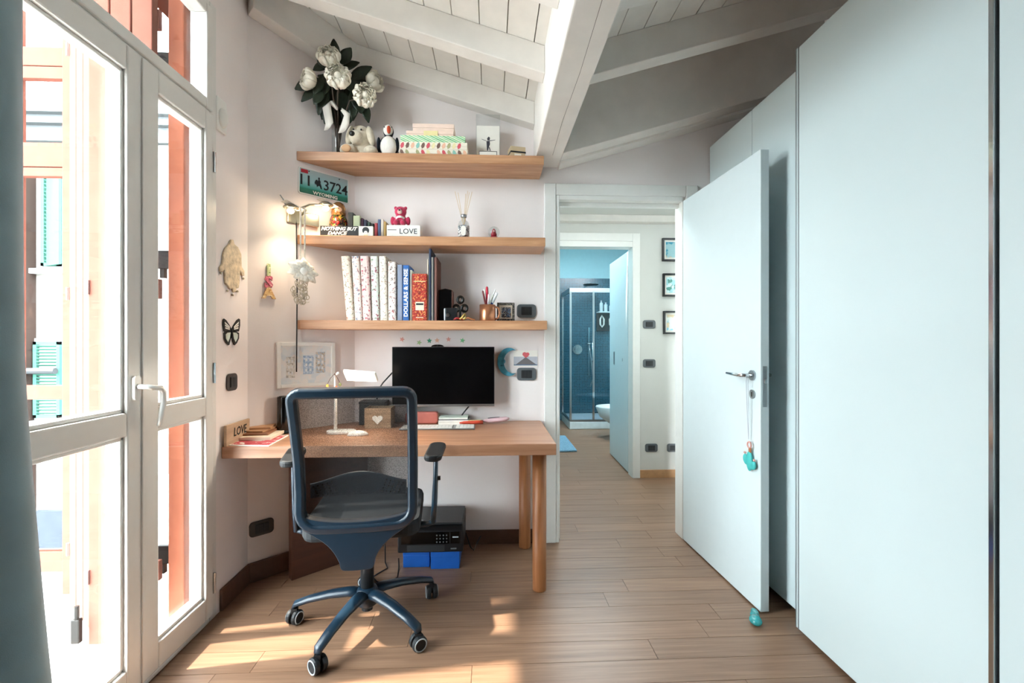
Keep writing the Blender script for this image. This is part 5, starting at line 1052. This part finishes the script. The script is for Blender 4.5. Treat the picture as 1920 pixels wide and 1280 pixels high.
p = at(932, 795, z=ZD); col('pale_pink', '#dcb9bf', rough=.5); t = thing('glasses_case', 'pale pink glasses case on the desk near the right end', 'case', (p.x - .005, p.y + .03, zd + .0155), .1); MB().tube([(-.075, 0, 0), (-.05, 0, .001), (.02, 0, .006), (.06, 0, .009), (.078, 0, .011)], [.010, .02, .025, .022, .008], 12, flat=.6).build('case', 'pale_pink', t, smooth=True); MB().tube([(-.05, -.004, .016), (-.02, -.006, .020), (.02, -.004, .021)], .002, 6).build('print_band', 'ink_grey', t)
# monitor cables
for pts, lb in (((Vector((-.585, 2.745, ZD + .30)), Vector((-.64, 2.742, ZD + .24)), Vector((-.672, 2.74, ZD + .19)), Vector((-.675, 2.74, ZD + .142))), 'black cable arching behind the desk lamp to the dark box'), ((Vector((-.12, 2.74, ZD + .11)), Vector((-.16, 2.745, ZD + .06)), Vector((-.20, 2.75, ZD + .006))), 'short black cable hanging below the monitor edge')):
    p0 = pts[-1].copy(); o = MB().tube([v - p0 for v in pts], .004, 8).build('cable', 'black_plastic', None, p0, smooth=True); tag(o, lb, 'cable')
# ---- UNDER THE DESK ---------------------------------------------------------
pa, pb = at(745, 1020, Y=2.47), at(868, 1020, Y=2.47); w_ = pb.x - pa.x; zb0 = at(800, 1035, Y=2.48).z
grp = 'blue boxes under the printer'
for x0, x1, yb_, Yf, lb in ((755, 806, 1062, 2.51, 'left blue box under the printer'), (807, 862, 1065.5, 2.485, 'right blue box under the printer, slightly nearer')):
    a, b = at(x0, yb_, Y=Yf).x, at(x1, yb_, Y=Yf).x; col('blue_card', '#1358b0', rough=.5); t = thing('storage_box', lb, 'box', ((a + b) / 2, Yf + .10, 0.0005), 0, grp); ww = b - a - .002
    B(-ww / 2 + .001, ww / 2 - .001, -.099, .099, 0, zb0 - .03).build('base', 'blue_card', t, bevel=.002); B(-ww / 2, ww / 2, -.1, .1, zb0 - .03, zb0 - .0015).build('lid', 'blue_card', t, bevel=.002)
zt = at(800, 988, Y=2.475).z; t = thing('printer', 'black multifunction printer on blue boxes under the desk', 'printer', ((pa.x + pb.x) / 2, 2.60, zb0)); hh = zt - zb0
MB().prism([(-.125, 0), (.135, 0), (.15, hh * .5), (.16, hh), (-.105, hh), (-.125, hh * .85)], -w_ / 2, w_ / 2, 'x').build('body', 'black_plastic', t, bevel=.006)
B(-w_ / 2 + .004, w_ / 2 - .004, -.098, .155, hh, hh + .012).build('scanner_lid', 'dark_grey', t, bevel=.004)
pn = B(-w_ / 2 + .02, w_ / 2 - .02, -.1285, -.1255, hh * .35, hh * .80).build('control_panel', 'black_gloss', t)
bt = MB()
for i in range(4):
    for j in range(3): bt.prism(circ(.0038, 8, w_ * (.10 + .05 * i), hh * (.42 + .13 * j)), -.1305, -.1282, 'y')
stuff(bt.build('buttons', 'grey_plastic', pn)); B(w_ * .30, w_ * .303, -.1295, -.128, hh * .36, hh * .8).build('divider', 'grey_plastic', pn); B(w_ * .34, w_ * .43, -.1297, -.128, hh * .58, hh * .63).build('status_bar', 'ring_grey', pn); B(w_ * .31, w_ * .40, -.1275, -.1245, hh * .12, hh * .17).build('name_badge', 'grey_plastic', t); B(-w_ / 2 + .05, w_ / 2 - .10, -.1275, -.124, hh * .05, hh * .30).build('paper_tray', 'dark_grey', t)
def floor_cable(pts, lb):
    p0 = Vector(pts[0]); o = MB().tube([Vector(v) - p0 for v in pts], .0035, 8).build('cable', 'black_plastic', None, p0, smooth=True); tag(o, lb, 'cable')
floor_cable([(-.62, 2.66, .16), (-.60, 2.62, .06), (-.585, 2.56, .008), (-.56, 2.50, .005), (-.60, 2.44, .005), (-.615, 2.41, .005), (-.58, 2.36, .005), (-.53, 2.34, .005), (-.485, 2.40, .005), (-.49, 2.46, .03), (-.495, 2.475, .07)], 'black cable looping on the floor behind the chair column')
floor_cable([(-.15, 2.72, .10), (-.12, 2.70, .02), (-.10, 2.69, .005), (-.085, 2.72, .03), (-.06, 2.755, .06)], 'short black cable on the floor right of the printer')
# ---- DOOR DETAILS -----------------------------------------------------------
dM = Matrix.Translation((hd.x, hd.y, 0)) @ Matrix.Rotation(math.atan2(dd.y, dd.x), 4, 'Z')
cp = dM @ Vector((lx - .004, -.024, lz)); t = thing('cactus_pendant', 'turquoise cactus pendant hanging by a cord from the door handle', 'pendant', cp, math.atan2(dd.y, dd.x)); col('turquoise', '#3fb3b0', rough=.6, var=.1); col('pendant_pink', '#cf9a90', rough=.6)
for dx in (-.010, .004): MB().tube([(dx * .3, 0, .0), (dx, 0, -.03), (dx * .8, .004, -.18), (-.004, .008, -.30)], .0016, 6).build('cord', 'mist', t)
MB().tube([(.0 + .014 * math.cos(k * math.pi / 6), .009, -.325 + .014 * math.sin(k * math.pi / 6)) for k in range(12)], .004, 7, closed=True).build('pink_ring', 'pendant_pink', t, smooth=True); B(-.004, .012, .006, .014, -.36, -.335).build('tag', 'cord_tan', t, bevel=.003)
b = MB(); b.ball((0, .010, -.40), (.022, .010, .048)); b.ball((-.034, .010, -.395), (.014, .008, .022)); b.ball((.034, .010, -.412), (.014, .008, .020)); b.ball((-.020, .010, -.412), (.020, .008, .011)); b.ball((.020, .010, -.425), (.020, .008, .011)); remesh(b.build('cactus', 'turquoise', t), .003, 4)
for x, z in ((-.036, -.368), (.036, -.388)): MB().ball((x, .010, z), (.007, .006, .006), 8, 6).build('pink_flower', 'pendant_pink', t, smooth=True)
p = at(1417, 1168, z=0); t = thing('door_stop', 'turquoise glazed door stop under the open door', 'door stop', (p.x + .005, p.y + .02, 0.0005), -.35); mat('glaze_teal', '#2f8f92', .25, var=.3, scale=40, bump=.4, bscale=60)
b = MB(); b.ball((0, -.03, .018), (.026, .034, .018)); b.ball((.005, .01, .014), (.020, .035, .014)); b.ball((.012, .05, .009), (.016, .035, .009)); remesh(b.build('body', 'glaze_teal', t), .003, 3)
# ---- HALL PICTURES ------------------------------------------------------------
speckle('beach_a', '#c7bda6', ['#2f93b0', '#9fc9cf'], 9, .48); speckle('beach_b', '#a9dbe0', ['#5b9a90', '#d9eef0'], 16, .52); speckle('beach_c', '#7cc4dc', ['#d9c9a6', '#e8efe9'], 9, .5)
for x0, y0, y1, m, lb in ((1240, 447, 490, 'beach_a', 'highest of three black framed beach pictures on the hall wall'), (1241, 513, 556, 'beach_b', 'middle one of three black framed pictures on the hall wall, showing a palm'), (1242, 583, 626, 'beach_c', 'lowest of three black framed beach pictures on the hall wall')):
    a, z0, z1 = at(x0, y0, Y=4.05), at(x0, y1, Y=4.07).z, at(x0, y0, Y=4.07).z; w_ = .27; t = thing('wall_picture', lb, 'picture', (a.x + w_ / 2 + .01, 4.068, (z0 + z1) / 2), 0, 'black framed pictures in the hall'); h_ = z1 - z0
    frame_ring(w_, h_, .016, .028, 'black_plastic', t); B(-w_ / 2 + .014, w_ / 2 - .014, -.010, -.004, -h_ / 2 + .014, h_ / 2 - .014).build('mount', 'paper', t); B(-w_ / 2 + .034, w_ / 2 - .034, -.0108, -.0095, -h_ / 2 + .034, h_ / 2 - .034).build('print', m, t)
# ---- BATHROOM ------------------------------------------------------------------
c0 = at(1068, 805, z=0); sx0, sy0 = c0.x, c0.y; t = thing('shower_cabin', 'glass shower cabin with chrome frame in the bathroom', 'shower', (sx0, sy0, 0)); sw2, sdp = .78, 7.085 - sy0
col('tray_white', '#cfd8da', rough=.3); B(0, sw2, 0, sdp, 0, .11).build('tray', 'tray_white', t, bevel=.01); B(.06, sw2 - .06, .06, sdp - .06, .110, .1115).build('tray_floor', 'mist', t)
ztop = at(1090, 541, Y=sy0).z
for x, y in ((0.015, .015), (.34, .015), (sw2 - .015, .015), (.015, sdp - .02)): B(x - .014, x + .014, y - .014, y + .014, .11, ztop).build('post', 'chrome', t)
B(0, sw2, 0, .03, ztop - .05, ztop + .01).build('rail', 'steel', t); B(0, .03, .03, sdp, ztop - .05, ztop + .01).build('rail', 'steel', t); B(0, sw2, 0, .03, .11, .135).build('rail', 'steel', t); B(0, .03, .03, sdp, .11, .135).build('rail', 'steel', t)
B(.03, .326, .012, .018, .135, ztop - .05).build('glass_panel', 'shower_glass', t); B(.354, sw2 - .03, .012, .018, .135, ztop - .05).build('glass_panel', 'shower_glass', t); B(.012, .018, .03, sdp - .034, .135, ztop - .05).build('glass_panel', 'shower_glass', t)
MB().tube([(.32, .0, .95), (.32, -.03, .97), (.32, -.03, 1.2), (.32, 0, 1.22)], .008, 8).build('handle', 'chrome', t, smooth=True)
p = at(1083, 655, Y=7.07); t = thing('shower_mixer', 'round chrome shower mixer on the tiled wall', 'mixer', (p.x, 7.086, p.z)); MB().prism(circ(.075, 20), -.012, 0, 'y').build('rosette', 'chrome', t); MB().prism(circ(.03, 16), -.06, -.012, 'y').build('knob', 'steel', t)
p = at(1110, 533, Y=6.7); t = thing('overhead_shower', 'dark overhead shower head on a wall arm', 'shower head', (p.x, 7.086, p.z)); MB().tube([(0, 0, .03), (0, -.25, .03), (0, -.30, .02)], .012, 8).build('arm', 'chrome', t, smooth=True); MB().lathe([(.11, 0), (.115, .008), (.1, .014)], 24, (0, -.30, 0)).build('rose', 'dark_grey', t)
p = at(1104, 650, Y=7.05); t = thing('hand_shower', 'hand shower on a chrome bar inside the cabin', 'hand shower', (p.x, 7.086, p.z)); MB().tube([(0, -.03, -.45), (0, -.03, .30)], .011, 8).build('bar', 'chrome', t); MB().ball((0, -.07, .05), (.04, .03, .02)).build('spray', 'chrome', t, smooth=True); MB().tube([(0, -.06, .04), (.03, -.07, -.2), (.06, -.06, -.5), (.02, -.04, -.62)], .008, 7).build('hose', 'steel', t, smooth=True)
p = at(1130, 584, Y=7.0); t = thing('bathroom_shelf', 'dark shelf with hooks on the tiled bathroom wall', 'shelf', (p.x + .12, 7.0, p.z)); B(-.20, .25, -.08, .085, -.02, 0).build('board', 'tray_white', t, bevel=.003); B(-.20, .25, .03, .085, -.30, -.02).build('back_panel', 'dark_grey', t)
for i, (dx, hh, lb) in enumerate(((-.15, .17, 'white bottle at the left end of the bathroom shelf'), (-.08, .14, 'middle bottle on the bathroom shelf'), (.0, .12, 'short white tub on the bathroom shelf'))):
    b_ = thing('bottle', lb, 'bottle', (p.x + .12 + dx, 6.97, p.z + .0005), 0, 'bottles on the bathroom shelf'); MB().lathe([(.026, 0), (.028, .004), (.028, hh * .72), (.014, hh * .82)], 14).build('body', 'tray_white', b_, smooth=True); MB().lathe([(.013, hh * .82), (.013, hh)], 12).build('cap', 'mist', b_)
for dx, lb in ((-.13, 'white towel hanging left under the bathroom shelf'), (.02, 'white towel ring hanging right under the bathroom shelf')):
    b_ = thing('towel', lb, 'towel', (p.x + .12 + dx, 7.01, p.z - .06), 0, 'white towels under the bathroom shelf'); MB().tube([(0, 0, 0), (-.03, -.01, -.06), (-.028, -.012, -.14), (0, -.01, -.18), (.028, -.012, -.14), (.03, -.01, -.06)], .014, 8, closed=True).build('fabric', 'white_plush', b_, smooth=True)
p = at(1117, 758, Y=5.75); t = thing('bidet', 'white wall hung bidet in the bathroom', 'bidet', (p.x + .28, 5.75, 0)); 
bd = MB()
for z, rx, ry, ox in ((.14, .14, .10, .10), (.20, .20, .14, .06), (.30, .26, .175, .01), (.40, .28, .185, .0), (.415, .27, .175, .0)): pass
rings = ((.13, .10, .09, .14), (.18, .17, .13, .08), (.28, .25, .172, .02), (.40, .28, .185, .0), (.415, .272, .178, .0), (.412, .22, .13, .0), (.33, .16, .09, .02))
v = []; f = []
for z, rx, ry, ox in rings:
    for k in range(28): a = 2 * math.pi * k / 28; v.append((ox + rx * math.cos(a), ry * math.sin(a), z))
for i in range(len(rings) - 1):
    for k in range(28): k2 = (k + 1) % 28; f.append((i * 28 + k, i * 28 + k2, (i + 1) * 28 + k2, (i + 1) * 28 + k))
f.append(tuple(range(28))[::-1]); f.append(tuple((len(rings) - 1) * 28 + k for k in range(28)))
bd.add(v, f); bd.box(.15, 2.198 - p.x - .28, -.15, .15, .14, .40); bd.build('bowl', 'tray_white', t, smooth=True); MB().tube([(.20, 0, .40), (.20, 0, .50), (.17, 0, .52), (.10, 0, .49)], .012, 8).build('tap', 'chrome', t, smooth=True)
pr = [at(x, y, z=0) for x, y in ((1046, 848), (1082, 847), (1060, 819), (1040, 819))]; p0 = (pr[0] + pr[2]) / 2; p0.z = .0005
t = thing('bath_rug', 'fluffy blue grey rug on the bathroom floor', 'rug', p0); col('rug_blue', '#6f93a8', rough=1, bump=1, bscale=120, var=.25, scale=60); MB().prism([(q.x - p0.x, q.y - p0.y) for q in pr], 0, .022).build('pile', 'rug_blue', t, bevel=.008)
